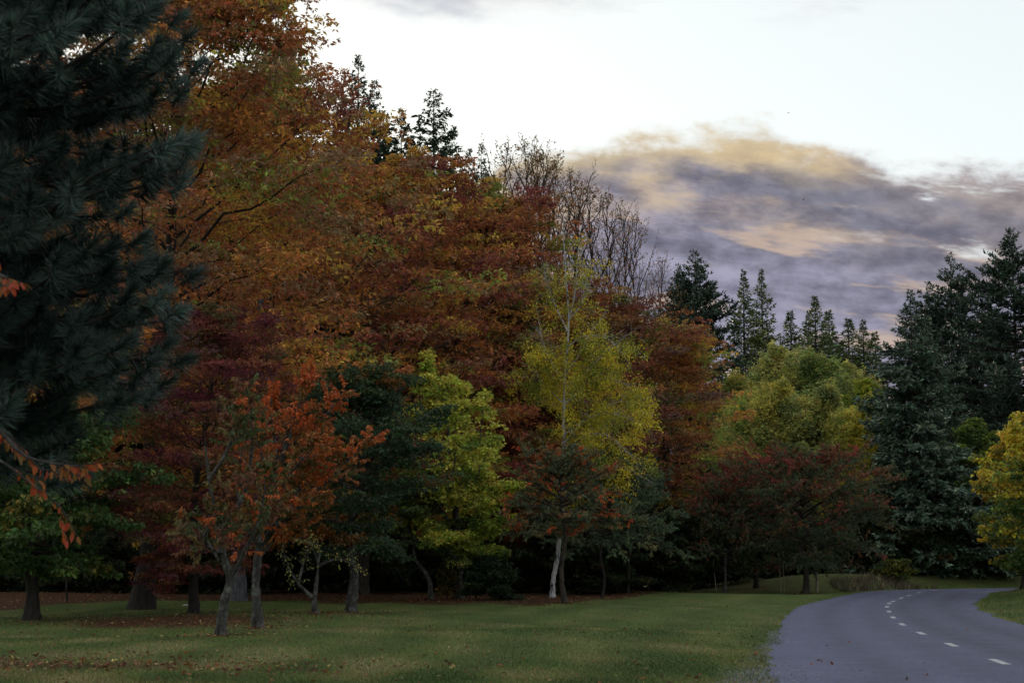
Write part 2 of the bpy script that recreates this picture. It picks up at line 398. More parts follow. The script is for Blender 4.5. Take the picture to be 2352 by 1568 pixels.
t.links.new(ramp(t, nz(t, 30, 5, .85), [(.42, (.12, .12, .15)), (.50, (.40, .40, .43)), (.7, (.52, .52, .56))]), bs.inputs['Base Color']); bs.inputs['Roughness'].default_value = .6
PAINT = m
arc = np.r_[0, np.cumsum(np.linalg.norm(np.diff(RC, axis=0), axis=1))]
marks = [int(((RC - p) ** 2).sum(1).argmin()) for p in dpts]
m0 = arc[marks[0]]; step = np.median(np.diff(arc[marks]))
for s0 in [m0 - step * k for k in range(4, 0, -1)] + [arc[i] for i in marks] + [arc[marks[-1]] + step * k for k in range(1, 4)]:
    q = np.linspace(s0 - .95, s0 + .95, 7)
    c = np.stack([np.interp(q, arc, RC[:, k]) for k in (0, 1)], 1); n = np.stack([np.interp(q, arc, RN[:, k]) for k in (0, 1)], 1)
    z = h0(c[:, 1]) + .05 + .022 + .005
    v = np.concatenate([np.concatenate([c + n * sgn * .08, z[:, None]], 1) for sgn in (-1, 1)])
    f = np.array([[i, i + 7, i + 8, i + 1] for i in range(6)])
    link('lane_marking', raw_mesh('lane_marking', v, f, 4), PAINT, road)
print('ground', time.time() - T0)

# ------------------------------------------------------------------ trees
def bez(A, B, bend, k, rng, wig=.04):
    """curves from A to B (M,3), pushed by bend at the middle -> (M,k,3)"""
    t = np.linspace(0, 1, k)[None, :, None]
    C = (A + B) / 2 + bend
    P = (1 - t) ** 2 * A[:, None] + 2 * t * (1 - t) * C[:, None] + t * t * B[:, None]
    L = np.linalg.norm(B - A, axis=1)[:, None, None]
    w_ = rng.normal(size=P.shape) * wig * L * np.sin(t * math.pi)
    return P + w_
def at_s(P, s):
    """points and tangents at fraction s (S,) along curves P (M,K,3) -> (M,S,3)"""
    K = P.shape[1]; x = np.asarray(s) * (K - 1); i = np.clip(x.astype(int), 0, K - 2); f = (x - i)[None, :, None]
    return P[:, i] * (1 - f) + P[:, i + 1] * f, norm(P[:, i + 1] - P[:, i])
def trunk_mesh(path, r0, r1, ns=12, flare=.5, seed=0, mul=1.0):
    rng = np.random.default_rng(seed)
    p = resample(np.asarray(path, float), max(.12, r0 * .6)) if len(path) > 2 else np.linspace(path[0], path[1], 10)
    s = np.linspace(0, 1, len(p)); d = np.r_[0, np.cumsum(np.linalg.norm(np.diff(p, axis=0), axis=1))]
    r = r0 + (r1 - r0) * s; r = r * (1 + flare * np.exp(-d / (r0 * 2.2)))
    v, f = tubes(p[None], r[None], ns)
    c = np.repeat(p, ns, 0); v = c + (v - c) * (1 + .10 * noise3(v, r0 * 2.5, seed)[:, None] + .05 * rng.normal(size=(len(v), 1)))
    return v, f
def add_leaves_pad(rng, buf, C, O, rp, pal, n_cl, n_lf, L, W, scale, seed, droop=.55, jit=.35, flat=.22, spread=.12, tint=.22):
    """pads of leaf bunches: C centres (K,3), O outward (K,3), rp radii"""
    K = len(C); base = pick(rng, C, pal, scale, seed, jit)
    a = rng.uniform(0, 6.283, (K, n_cl)); r = np.sqrt(rng.uniform(0, 1, (K, n_cl))); rp = np.broadcast_to(rp, K)[:, None]
    p = np.stack([np.cos(a) * r * rp, np.sin(a) * r * rp, -flat * 1.3 * rp * r * r + rng.normal(0, flat * .6, (K, n_cl)) * rp], -1)
    p = p + C[:, None]
    rad = np.stack([np.cos(a), np.sin(a), np.zeros_like(a)], -1) * r[..., None]
    cb = tintleaf(rng, np.repeat(base, n_cl, 0), tint * .8).reshape(K, n_cl, 3)
    q = np.repeat(p.reshape(-1, 3), n_lf, 0); N = len(q)
    d = rng.normal(size=(N, 3)) * np.array([1, 1, .5]) + .7 * np.repeat(rad.reshape(-1, 3), n_lf, 0) + .3 * np.repeat(np.repeat(O, n_cl, 0), n_lf, 0) + np.array([0, 0, -droop])
    d = norm(d); q = q + d * spread * rng.uniform(0, 1, (N, 1))
    l = L * rng.uniform(.5, 1.35, N)
    v, f = leafquads(rng, q, d, l, l * W / L, .18, 1.1)
    c = tintleaf(rng, np.repeat(cb.reshape(-1, 3), n_lf, 0), tint)
    buf.add(v, f, np.repeat(c, 4, 0))
def add_leaves_shoot(rng, buf, A, B, pal, n_lf, L, W, scale, seed, jit=.35, s0=.2, tint=.2, tip=None, hang=.85, spread=0.0):
    """leaves hanging along straight shoots A->B"""
    K = len(A); D = norm(B - A)
    s = rng.uniform(s0, 1, (K, n_lf)) ; s = np.sort(s, 1)
    p = (A[:, None] + (B - A)[:, None] * s[..., None]).reshape(-1, 3); N = len(p)
    if spread: p = p + rng.normal(size=(N, 3)) * spread
    base = pick(rng, (A + B) / 2, pal, scale, seed, jit)
    cb = np.repeat(base, n_lf, 0)
    if tip is not None:
        k = (s.reshape(-1, 1) ** 2) * rng.uniform(.3, 1, (N, 1)); cb = cb * (1 - k) + np.array(tip) * k
    side = norm(rng.normal(size=(N, 3)) * np.array([1, 1, .4]))
    d = norm(.45 * np.repeat(D, n_lf, 0) + .6 * side + np.array([0, 0, -hang]) * rng.uniform(.5, 1.4, (N, 1)))
    l = L * rng.uniform(.65, 1.25, N)
    v, f = leafquads(rng, p, d, l, l * W / L, .15, .8)
    buf.add(v, f, np.repeat(tintleaf(rng, cb, tint), 4, 0))
ENV = {
 'oak':   lambda u: np.clip(np.sin(math.pi * np.clip(u * .86 + .12, 0, 1)), 0, 1) ** .62,
 'round': lambda u: np.clip(np.sin(math.pi * np.clip(u * .9 + .07, 0, 1)), 0, 1) ** .55,
 'cone':  lambda u: (1 - u) ** .75 * .95 + .07,
 'egg':   lambda u: np.clip(np.sin(math.pi * np.clip(u, 0, 1) ** .75), 0, 1) ** .7 * .95 + .06,
 'dome':  lambda u: np.sqrt(np.clip(1 - (u * .97) ** 2.4, 0, 1)),
}
def broadleaf(name, label, base, Ht, Rad, pal, seed, env='oak', cb=.12, limbs=26, tr=.4, lean=(0, 0), bark=None, sec=7, n_cl=34, n_lf=6, L=.19, W=.085,
              rp=1.0, patch=4.5, mode='pad', e0=5, e1=60, forks=None, jit=.35, droop=.55, tint=.22, hang=.85, tip=None, dens_top=1.0, explicit=None, group=None, cat='tree',
              trunk_path=None, ns=10, sec_len=.38, thin=1.0, sx=1.0, sy=1.0, flat=.22, keep=None, leafmat_=None, link_=True, tw_r=1.0, zg=0.0, nt_=5, singles=0, pad_twigs=False):
    """a broad-leaved tree: trunk, limbs and a crown of single leaves. Returns the Empty"""
    rng = np.random.default_rng(seed); base = np.asarray(base, float)
    bark = bark or BARK; ZG[0] = zg
    root = empty(name, base); tag(root, label, cat, group)
    O = base
    if trunk_path is None:
        k = np.linspace(0, 1, 7); w_ = rng.normal(size=(7, 2)) * .02 * Ht * np.sin(k * math.pi)[:, None]
        tp = np.stack([base[0] + lean[0] * k ** 1.5 + w_[:, 0], base[1] + lean[1] * k ** 1.5 + w_[:, 1], base[2] - .15 + k * (Ht * .9 + .15)], 1)
    else: tp = np.asarray(trunk_path, float)
    v, f = trunk_mesh(tp, tr * .86, tr * .11, ns, .6, seed)
    b = Buf(4); b.add(v - O, f); link('trunk', b.mesh('trunk', True), bark, root)
    P0 = resample(tp, .1)
    zb, zt = base[2] + cb * Ht, base[2] + Ht
    # limbs
    if explicit is None:
        i = np.arange(limbs); u = (i + rng.uniform(.1, .9, limbs)) / limbs
        u = u ** dens_top
        tz = zb + (zt - zb) * (u * .80)
        j = np.clip(np.searchsorted(P0[:, 2], tz), 0, len(P0) - 1)
        A = P0[j]; az_ = i * 2.399 + rng.uniform(-.5, .5, limbs) + seed
        elv = np.radians(e0 + (e1 - e0) * u + rng.normal(0, 7, limbs))
        ln = Rad * ENV[env](u) * rng.uniform(.78, 1.08, limbs)
        D = np.stack([np.cos(az_) * np.cos(elv) * sx, np.sin(az_) * np.cos(elv) * sy, np.sin(elv)], 1)
        B = A + D * ln[:, None]
        ex = np.maximum(B[:, 2] - zt, 0); B[:, 2] -= ex * .8
        bend = np.stack([np.zeros(limbs), np.zeros(limbs), ln * .10 * np.where(elv < .5, 1, -.6)], 1)
        LP = bez(A, B, bend, 7, rng, .03)
    else:
        LP = np.stack([resample(np.asarray(e, float), np.sum(np.linalg.norm(np.diff(e, axis=0), axis=1)) / 6.6)[:7] for e in explicit])
        ln = np.linalg.norm(LP[:, -1] - LP[:, 0], axis=1); limbs = len(LP)
    ll = np.linalg.norm(LP[:, -1] - LP[:, 0], axis=1)
    lr = np.clip(.018 * ll + .02, .02, tr * .55)[:, None] * np.linspace(1, .25, 7)[None] * thin
    bl = Buf(4)
    if explicit is None: v, f = tubes(LP, lr, 6); bl.add(v - O, f)
    else:
        for k_ in range(limbs):
            v, f = tubes(LP[k_:k_ + 1], lr[k_:k_ + 1], 7); b = Buf(4); b.add(v - O, f); link('limb', b.mesh('limb', True), bark, root)
    # secondary branches
    S = np.linspace(.28, 1.0, sec); Q, Tn = at_s(LP, S)
    Q = Q.reshape(-1, 3); Tn = Tn.reshape(-1, 3); sl = np.repeat(ll, sec); sS = np.tile(S, limbs); n = len(Q)
    sd_ = np.where(np.arange(n) % 2 == 0, 1, -1) * rng.uniform(.35, 1.1, n)
    up = np.array([0, 0, 1.]); lat = norm(np.cross(Tn, up + .001))
    d2 = norm(Tn * np.cos(sd_)[:, None] + lat * np.sin(sd_)[:, None] + np.stack([np.zeros(n), np.zeros(n), rng.normal(.10, .22, n)], 1))
    d2[sS > .99] = Tn[sS > .99]
    l2 = sl * sec_len * (1.15 - .75 * sS) * rng.uniform(.6, 1.25, n) + .15
    SP = bez(Q, Q + d2 * l2[:, None], np.zeros((n, 3)), 4, rng, .06)
    sr = np.clip(.010 * l2 + .006, .006, .05)[:, None] * np.linspace(1, .35, 4)[None] * thin
    v, f = tubes(SP[:, [0, 2, 3]], sr[:, [0, 2, 3]], 3) if mode == 'pad' else tubes(SP, sr, 4); bl.add(v - O, f)
    out_ = norm(Q - np.array([base[0], base[1], 0]) * [1, 1, 0] - Q * [0, 0, 1])
    cbuf = Buf(4)
    if mode == 'pad':
        C1, _ = at_s(SP, [.55, 1.0]); C = C1.reshape(-1, 3); Oo = np.repeat(out_, 2, 0)
        rr = np.repeat(np.clip(l2 * .62, .35, 1.3), 2) * rp
        # fine twigs carry the pads
        if pad_twigs:
          a = rng.uniform(0, 6.283, (len(C), 3)); e = C[:, None] + np.stack([np.cos(a), np.sin(a), -.2 + 0 * a], -1) * (rr * .7)[:, None, None]
          TP = bez(np.repeat(C, 3, 0), e.reshape(-1, 3), np.zeros((len(C) * 3, 3)), 2, rng, .08)
          v, f = tubes(TP, np.full((len(TP), 2), .006 * tw_r) * np.array([1.2, .6]), 3); bl.add(v - O, f)
        if keep is not None:
            kk = keep(C); C, Oo, rr = C[kk], Oo[kk], rr[kk]
        add_leaves_pad(rng, cbuf, C, Oo, rr, pal, n_cl, n_lf, L, W, patch, seed, droop, jit, tint=tint, flat=flat)
    else:
        s3 = np.linspace(.3, 1, nt_); q3, t3 = at_s(SP, s3); q3 = q3.reshape(-1, 3); t3 = t3.reshape(-1, 3); m3 = len(q3)
        dd = norm(t3 + .75 * rng.normal(size=(m3, 3)) * [1, 1, .6] + [0, 0, .05])
        l3 = np.repeat(l2, nt_) * rng.uniform(.35, .7, m3) + .12
        A3 = q3; B3 = q3 + dd * l3[:, None]
        TP = bez(A3, B3, np.zeros((m3, 3)), 2, rng, .05)
        v, f = tubes(TP, np.array([[.007, .003]]).repeat(m3, 0) * tw_r, 3); bl.add(v - O, f)
        if keep is not None:
            kk = keep((A3 + B3) / 2); A3, B3 = A3[kk], B3[kk]
        if singles:
            od = np.argsort(.4 * A3[:, 1] - 1.2 * A3[:, 2] - .35 * A3[:, 0])[:singles // 5]; single_leaves(rng, root, O, A3[od], B3[od], CHL, 5, 1.1)
        if n_lf: add_leaves_shoot(rng, cbuf, A3, B3, pal, n_lf, L, W, patch, seed, jit, tint=tint, hang=hang, tip=tip)
    tag(link('twigs' if explicit else 'limbs', bl.mesh('limbs', True), bark, root), kind='stuff' if explicit else None)
    if cbuf.v:
        cbuf.v = [x - O for x in cbuf.v]
        link('crown', cbuf.mesh('crown'), leafmat_ or LEAF, root)
    return root
def conifer(name, label, base, Ht, Rad, seed, pal, style='spruce', z0=.06, tier=.55, per=6, spray=.26, sw=.07, bark=None, cat='tree', group=None, dens=1.0, tr=None, pw=.8, droop=.12, gap=0.0, keep=None, slope=.34):
    """a conifer: trunk, whorled boughs and sprays of needles"""
    rng = np.random.default_rng(seed); base = np.asarray(base, float); O = base
    root = empty(name, base); tag(root, label, cat, group)
    tr = tr or Ht * .011 + .05
    tp = np.stack([base[0] + np.cumsum(rng.normal(0, .03, 8)), base[1] + np.cumsum(rng.normal(0, .03, 8)), np.linspace(base[2] - .15, base[2] + Ht, 8)], 1)
    v, f = trunk_mesh(tp, tr, .012, 8, .35, seed); b = Buf(4); b.add(v - O, f); link('trunk', b.mesh('trunk', True), bark or BARKD, root)
    P0 = resample(tp, .1)
    zs = []; z = z0 * Ht
    while z < Ht * .99:
        zs.append(z); z += tier * (.65 + .35 * (1 - z / Ht)) * rng.uniform(.8, 1.2)
    zz = np.repeat(zs, per) + rng.normal(0, tier * .22, len(zs) * per); zz = np.clip(zz, 0, Ht * .995); n = len(zz)
    u = np.clip((zz / Ht - z0) / (1 - z0), 0, 1)
    az_ = rng.uniform(0, 6.283, n)
    lob = 1 + .22 * np.sin(az_ * 2 + zz * .55 + seed) + .12 * np.sin(az_ * 3 - zz * 1.1)
    ln = Rad * np.tanh(slope * 1.35 * (Ht - zz) / Rad) * (np.clip(u / .10, 0, 1) * .25 + .75) * rng.uniform(.68, 1.12, n) * lob + .05
    if gap: ln *= np.where(rng.uniform(size=n) < gap, rng.uniform(.3, .6, n), 1)
    j = np.clip(np.searchsorted(P0[:, 2], base[2] + zz), 0, len(P0) - 1); A = P0[j]
    if style == 'pine': elv = np.radians(6 + 34 * u ** 5 + rng.normal(0, 8, n)); lift = -.12
    elif style == 'larch': elv = np.radians(4 + 36 * u ** 5 + rng.normal(0, 7, n)); lift = -.12
    else: elv = np.radians(-14 + 46 * u ** 3 + rng.normal(0, 6, n)); lift = -.14
    D = np.stack([np.cos(az_) * np.cos(elv), np.sin(az_) * np.cos(elv), np.sin(elv)], 1)
    BP = bez(A, A + D * ln[:, None], np.stack([0 * ln, 0 * ln, ln * lift], 1), 6, rng, .025)
    br = np.clip(.010 * ln + .008, .008, .07)[:, None] * np.linspace(1, .25, 6)[None]
    bl = Buf(4); v, f = tubes(BP, br, 4); bl.add(v - O, f); tag(link('boughs', bl.mesh('boughs', True), bark or BARKD, root), kind='stuff')
    # branchlets
    nb = np.clip((ln / .17 * dens).astype(int), 4, 30); bi = np.repeat(np.arange(n), nb)
    s = rng.uniform(.12, 1, len(bi)) ** .8
    x = s * 5; i0 = np.clip(x.astype(int), 0, 4); fr = (x - i0)[:, None]
    Q = BP[bi, i0] * (1 - fr) + BP[bi, i0 + 1] * fr; T_ = norm(BP[bi, i0 + 1] - BP[bi, i0])
    lat = norm(np.cross(T_, [0, 0, 1.])); sg = rng.choice([-1, 1], len(bi)) * rng.uniform(.5, 1.1, len(bi))
    d = norm(T_ * np.cos(sg)[:, None] + lat * np.sin(sg)[:, None] + np.stack([0 * s, 0 * s, rng.normal(-droop if style != 'pine' else .35, .18, len(s))], 1))
    l2 = np.clip(ln[bi] * .30 * (1.1 - .6 * s), .10, 1.1) * rng.uniform(.6, 1.2, len(s))
    if style == 'pine': l2 = np.clip(l2, .18, .7)
    cpal = pick(rng, Q, pal, 5, seed, .5); bl_ = ln[bi]
    if keep is not None:
        kk = keep(Q); Q, d, l2, cpal, bl_ = Q[kk], d[kk], l2[kk], cpal[kk], bl_[kk]
    ns_ = np.clip((l2 / .13 * dens).astype(int), 2, 9); k = np.repeat(np.arange(len(Q)), ns_)
    t_ = rng.uniform(.05, 1, len(k)); p = Q[k] + d[k] * (l2[k] * t_)[:, None]
    if style == 'pine':
        dd = norm(d[k] * .8 + rng.normal(size=(len(k), 3)) * .65 + [0, 0, .25])
    else:
        dd = norm(d[k] * 1.0 + rng.normal(size=(len(k), 3)) * .42 + [0, 0, -droop])
    sz_ = np.clip(.5 + .35 * bl_[k], .5, 1.1)
    l = spray * sz_ * rng.uniform(.6, 1.3, len(k))
    v, f = leafquads(rng, p, dd, l, sw * sz_ * rng.uniform(.7, 1.3, len(k)), .1, 2.2)
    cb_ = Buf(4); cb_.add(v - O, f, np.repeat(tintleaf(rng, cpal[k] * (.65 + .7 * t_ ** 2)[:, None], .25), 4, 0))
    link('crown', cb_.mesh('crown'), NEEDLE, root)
    return root
def copy_tree(o, loc, rz=0, sc_=1.0, label=None, group=None, sz=None, tint=None, bark=None):
    c = o.copy(); col.objects.link(c); c.location = tuple(loc); c.rotation_euler = (0, 0, rz); c.scale = (sc_, sc_, sz or sc_)
    if label: c['label'] = label
    if group: c['group'] = group
    for ch in o.children:
        k = ch.copy(); col.objects.link(k); k.parent = c
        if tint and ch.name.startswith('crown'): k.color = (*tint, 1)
        if bark and ch.name.startswith('trunk'): k.material_slots[0].link = 'OBJECT'; k.material_slots[0].material = bark
    return c
def at(x, d): X = (x - CX) / FV * d; return np.array([X, d, gz(X, d)])
def hgt(x, ytop, b): return V(x, ytop, b[1])[2] - b[2]

ORANGE, RUST, OCHRE, OLIVE, MAROON, BROWN, CRIM = (.45, .19, .052), (.34, .12, .050), (.52, .305, .06), (.24, .25, .055), (.23, .062, .052), (.29, .17, .09), (.35, .05, .045)
GRN, DGRN, YEL, LIME = (.045, .075, .018), (.022, .042, .018), (.42, .30, .03), (.20, .23, .03)

# --- the row of red oaks along the lawn
gk = 'oaks in autumn colour along the lawn'
def front(b, seed):
    r_ = np.random.default_rng(seed)
    return lambda C: ~((C[:, 1] - b[1] > 3) & (r_.uniform(size=len(C)) < .55))
OK = {}
def oak(key, label, bx, bd, tx, ty, rad, pal, seed, lean, bark, tr):
    b = at(bx, bd); h = hgt(tx, ty, b)
    OK[key] = (broadleaf('oak_tree', label, b, h, rad, pal, seed, 'oak', .125, 72, tr, lean, bark, 7, 26, 6, .235, .10, 1.15, 5.0, 'pad', -4, 60, dens_top=1.1, sec_len=.46, thin=.45, flat=.17, keep=front(b, seed), group=gk), h, rad)
def oak_copy(key, label, bx, bd, tx, ty, rad, rz, tint, bark=None):
    o, h, r = OK[key]; b = at(bx, bd)
    copy_tree(o, b, rz, rad / r, label, gk, hgt(tx, ty, b) / h, tint, bark)
oak('a', 'towering orange-brown oak nearest the camera, right behind the dark near pine', 335, 72, 440, -230, 9.3, [(OCHRE, 3), (ORANGE, 4.5), (RUST, 5), (BROWN, 4), (OLIVE, 2)], 11, (1.2, 0), BARKD, .5)
oak('b', 'rust-red oak left of the yellow-green maple, spruce tips above it', 830, 99, 890, 262, 9.8, [(OLIVE, 2), (OCHRE, 2), (ORANGE, 3.5), (BROWN, 3), (RUST, 5), (MAROON, 2)], 13, (1.2, 0), BARK, .5)
oak('c', 'dark red oak with crimson patches just left of the birch', 1070, 110, 1085, 352, 9.0, [(MAROON, 2.2), (RUST, 5), (BROWN, 3), (ORANGE, 3), (OCHRE, 2), (OLIVE, 3)], 14, (.4, 0), BARK, .5)
oak_copy('b', 'tall orange oak with pale grey trunk behind the orange cherry', 548, 88, 650, 70, 10.0, -.5, (1.12, 1.25, 1.1), BARKG)
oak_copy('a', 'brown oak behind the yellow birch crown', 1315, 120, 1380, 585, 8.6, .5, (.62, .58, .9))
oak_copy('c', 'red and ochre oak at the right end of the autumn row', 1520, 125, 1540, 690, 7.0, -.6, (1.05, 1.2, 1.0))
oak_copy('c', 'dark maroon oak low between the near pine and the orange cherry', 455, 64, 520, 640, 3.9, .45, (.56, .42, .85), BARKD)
oak_copy('b', 'low rust oak filling the gap behind birch and drooping cherry', 1225, 113, 1225, 600, 7.4, .3, (.9, .8, .9))
print('oaks', time.time() - T0)

# --- dark near pine hanging in from the left
def near_pine():
    rng = np.random.default_rng(21)
    base = np.array([-6.0, 15.0, 0]); base[2] = gz(base[0], base[1]); O = base
    root = empty('pine_tree', base); tag(root, 'dark long-needled pine close to the camera filling the upper left corner', 'tree')
    Ht = 15.
    tp = np.stack([base[0] + np.linspace(0, .4, 8), base[1] + np.linspace(0, -.2, 8), np.linspace(base[2] - .2, Ht, 8)], 1)
    v, f = trunk_mesh(tp, .27, .05, 14, .3, 21); b = Buf(4); b.add(v - O, f); link('trunk', b.mesh('trunk', True), BARKD, root)
    z = np.sort(rng.uniform(2.95, 7.7, 235)); z = np.r_[z, rng.uniform(8.6, 14.6, 26)]; n = len(z)
    az_ = rng.uniform(-2.3, 2.0, n); az_[n - 26:] = rng.uniform(0, 6.283, 26)
    k0 = np.arange(n) % 4 == 0; az_[k0] = rng.uniform(0, 6.283, k0.sum())
    ln = np.interp(z, [2.9, 3.4, 5.2, 6.2, 8.5, 14.6], [2.2, 3.1, 3.1, 3.1, 2.2, .6]) * rng.uniform(.7, 1.05, n)
    elv = np.radians(rng.normal(6, 9, n)) - np.where(z < 3.6, .06, 0)
    A = np.stack([np.interp(z, tp[:, 2], tp[:, 0]), np.interp(z, tp[:, 2], tp[:, 1]), z], 1)
    D = np.stack([np.cos(az_) * np.cos(elv), np.sin(az_) * np.cos(elv), np.sin(elv)], 1)
    BP = bez(A, A + D * ln[:, None], np.stack([0 * ln, 0 * ln, -.10 * ln], 1), 7, rng, .025)
    lim = -.208 * BP[:, -1, 1] + rng.normal(0, .09, n); ovr = np.maximum(BP[:, -1, 0] - lim, 0); BP = BP - np.linspace(0, 1, 7)[None, :, None] ** 1.2 * np.stack([ovr, 0 * ovr, 0 * ovr], 1)[:, None]
    bl = Buf(4); v, f = tubes(BP, (.008 * ln + .008)[:, None] * np.linspace(1, .4, 7)[None], 5); bl.add(v - O, f)
    nb = 10; S = np.linspace(.26, 1, nb); Q, T_ = at_s(BP, S); Q = Q.reshape(-1, 3); T_ = T_.reshape(-1, 3); m_ = len(Q)
    sg = np.where(np.arange(m_) % 2 == 0, 1, -1) * rng.uniform(.4, 1.0, m_); lat = norm(np.cross(T_, [0, 0, 1.]))
    d = norm(T_ * np.cos(sg)[:, None] + lat * np.sin(sg)[:, None] + np.stack([0 * sg, 0 * sg, rng.normal(.28, .2, m_)], 1))
    l2 = rng.uniform(.22, .5, m_) * (1.25 - .5 * np.tile(S, n)); B = Q + d * l2[:, None]
    SP = bez(Q, B, np.stack([0 * l2, 0 * l2, -.12 * l2], 1), 4, rng, .03)
    v, f = tubes(SP[:, ::3], np.array([[.009, .005]]).repeat(m_, 0), 3); bl.add(v - O, f)
    link('boughs', bl.mesh('boughs', True), BARKD, root)
    E, TE = at_s(SP, [.999]); E = E[:, 0]; TE = norm(TE[:, 0] + [0, 0, .25])
    inview = (E[:, 0] / E[:, 1] * FV + CX > -140) & (E[:, 2] < 1.65 + .37 * E[:, 1]) | (rng.uniform(size=len(E)) < .3)
    E, TE = E[inview], TE[inview]; SP = SP[inview]; m_ = len(E)
    nn = 190
    s = rng.uniform(0, 1, (m_, nn)); c0 = norm(E - SP[:, 0])
    p = E[:, None] - TE[:, None] * (s * .26)[..., None]
    # needles stand out from the shoot, lying forward towards the tip
    ref = norm(np.cross(TE, [.3, .2, 1.])); ref2 = np.cross(TE, ref)
    a = rng.uniform(0, 6.283, (m_, nn)); op = np.radians(15 + 80 * s + rng.normal(0, 9, (m_, nn)))
    nd_ = TE[:, None] * np.cos(op)[..., None] + (ref[:, None] * np.cos(a)[..., None] + ref2[:, None] * np.sin(a)[..., None]) * np.sin(op)[..., None]
    nd_ = norm(nd_ + np.array([0, 0, -.10])); l = rng.uniform(.13, .20, (m_, nn))
    p = p.reshape(-1, 3); dd = nd_.reshape(-1, 3); l = l.reshape(-1, 1); N = len(p)
    sd_ = norm(np.cross(dd, rng.normal(size=(N, 3)))) * .0085
    mid = p + dd * l * .6 + np.array([0, 0, -.004])
    v = np.stack([p - sd_ * .7, p + sd_ * .7, p + dd * l + [0, 0, -.012]], 1).reshape(-1, 3)
    cb = pick(rng, E, [((.024, .042, .036), 3), ((.042, .07, .06), 3), ((.07, .11, .095), 1.8)], 1.2, 3, .5)
    c = tintleaf(rng, np.repeat(cb, nn, 0), .2)
    nbuf = Buf(3); nbuf.add(v - O, np.arange(N * 3).reshape(-1, 3), np.repeat(c, 3, 0))
    tag(link('crown', nbuf.mesh('crown'), NEEDLE, root), kind='stuff')
    return root
near_pine()

# --- cherry whose boughs hang in at the left edge, its orange leaves built one by one
def leaf_proto(name, L, W, cfront):
    k = 6; t_ = np.linspace(0, 1, k); w_ = np.sin(np.pi * t_ ** .8) ** .8 * W / 2
    v = []
    for i in range(k):
        z = -.22 * L * t_[i] ** 2
        v += [(-w_[i], t_[i] * L, z + .25 * w_[i]), (0, t_[i] * L, z), (w_[i], t_[i] * L, z + .25 * w_[i])]
    f = []
    for i in range(k - 1):
        a = i * 3; f += [(a, a + 1, a + 4, a + 3), (a + 1, a + 2, a + 5, a + 4)]
    v = np.array(v); tt = np.repeat(t_, 3)[:, None]
    return raw_mesh(name, v, np.array(f), 4, np.clip(np.array(cfront) * (1 + .25 * (tt - .5)), 0, 1), True)
from mathutils import Matrix, Vector
def frame(p, d, n):
    y = Vector(d).normalized(); z = Vector(n); x = y.cross(z).normalized(); z = x.cross(y)
    return Matrix(((x[0], y[0], z[0], p[0]), (x[1], y[1], z[1], p[1]), (x[2], y[2], z[2], p[2]), (0, 0, 0, 1)))
def single_leaves(rng, parent, O, A, B, protos, per, size=1.0):
    for a, b in zip(A, B):
        D = (b - a) / np.linalg.norm(b - a)
        for s in np.linspace(.25, 1, per) + rng.normal(0, .04, per):
            p = a + (b - a) * min(s, 1.02)
            sdv = rng.normal(size=3) * [1, 1, .3]; sdv /= np.linalg.norm(sdv)
            d = .45 * D + .6 * sdv + np.array([0, 0, -.8 * rng.uniform(.5, 1.4)])
            n = np.array([0, 0, 1.]) + .4 * rng.normal(size=3) + np.array([0, -.3, 0])
            o = bpy.data.objects.new('leaf', protos[rng.integers(len(protos))]); col.objects.link(o)
            o.parent = parent; o.matrix_local = frame(p - O, d, n) @ Matrix.Scale(size * rng.uniform(.7, 1.2), 4)
CHL = []
for i, c in enumerate([(.42, .10, .028), (.36, .075, .025), (.33, .12, .03), (.25, .10, .03), (.16, .10, .03), (.40, .065, .03)]):
    me_ = leaf_proto('leaf', .13, .055, c); me_.materials.append(LEAF); CHL.append(me_)
def near_cherry():
    rng = np.random.default_rng(31)
    base = np.array([-5.3, 12.6, 0]); base[2] = gz(base[0], base[1]); O = base
    root = empty('cherry_tree', base); tag(root, 'bright orange cherry bough tips hanging in at the left edge below the pine', 'tree')
    tp = [base + [0, 0, -.1], base + [.1, 0, .8], base + [.0, .1, 1.6], base + [.2, 0, 2.6], base + [.1, -.3, 4.2], base + [.2, -.2, 5.6]]
    v, f = trunk_mesh(tp, .11, .03, 12, .4, 31); b = Buf(4); b.add(v - O, f); link('trunk', b.mesh('trunk', True), BARKL, root)
    ends = [((-60, 980, 12.3), (60, 1050, 12.0), (215, 1075, 11.9)), ((-60, 980, 12.3), (40, 1030, 12.3), (120, 1105, 12.4)), ((-90, 1040, 12.1), (70, 1110, 12.2), (140, 1165, 12.3)),
            ((-80, 960, 12.6), (0, 1000, 12.8), (70, 1040, 12.9)), ((-150, 560, 12), (-40, 620, 11.4), (30, 640, 11)), ((-150, 600, 12), (-60, 650, 11.2), (10, 660, 10.9))]
    L_ = []
    bb = Buf(4); A_, B_ = [], []
    for e in ends:
        z0 = V(*e[0])[2]; st = np.array([base[0] + .1, base[1], z0 - .5])
        pl = resample(np.array([st] + [V(*q) for q in e]), .12)
        r = np.linspace(.028, .006, len(pl)); v, f = tubes(pl[None], r[None], 6); bb.add(v - O, f)
        q = len(pl)
        for k in range(max(2, q // 4)):
            i = q - 1 - int(abs(rng.normal(0, q * .28)) % (q * .7)); d = norm(rng.normal(size=3) * [.7, .7, .35] + (pl[min(i + 1, q - 1)] - pl[i - 1]) * 8)
            A_.append(pl[i]); B_.append(pl[i] + d * rng.uniform(.12, .32))
        A_.append(pl[-4]); B_.append(pl[-1])
    A_, B_ = np.array(A_), np.array(B_)
    tpz = bez(A_, B_, np.zeros_like(A_), 3, rng, .04); v, f = tubes(tpz, np.array([[.005, .004, .003]]).repeat(len(A_), 0), 4); bb.add(v - O, f)
    link('limbs', bb.mesh('limbs', True), BARKL, root)
    single_leaves(rng, root, O, A_, B_, CHL, 7, .56)
near_cherry()

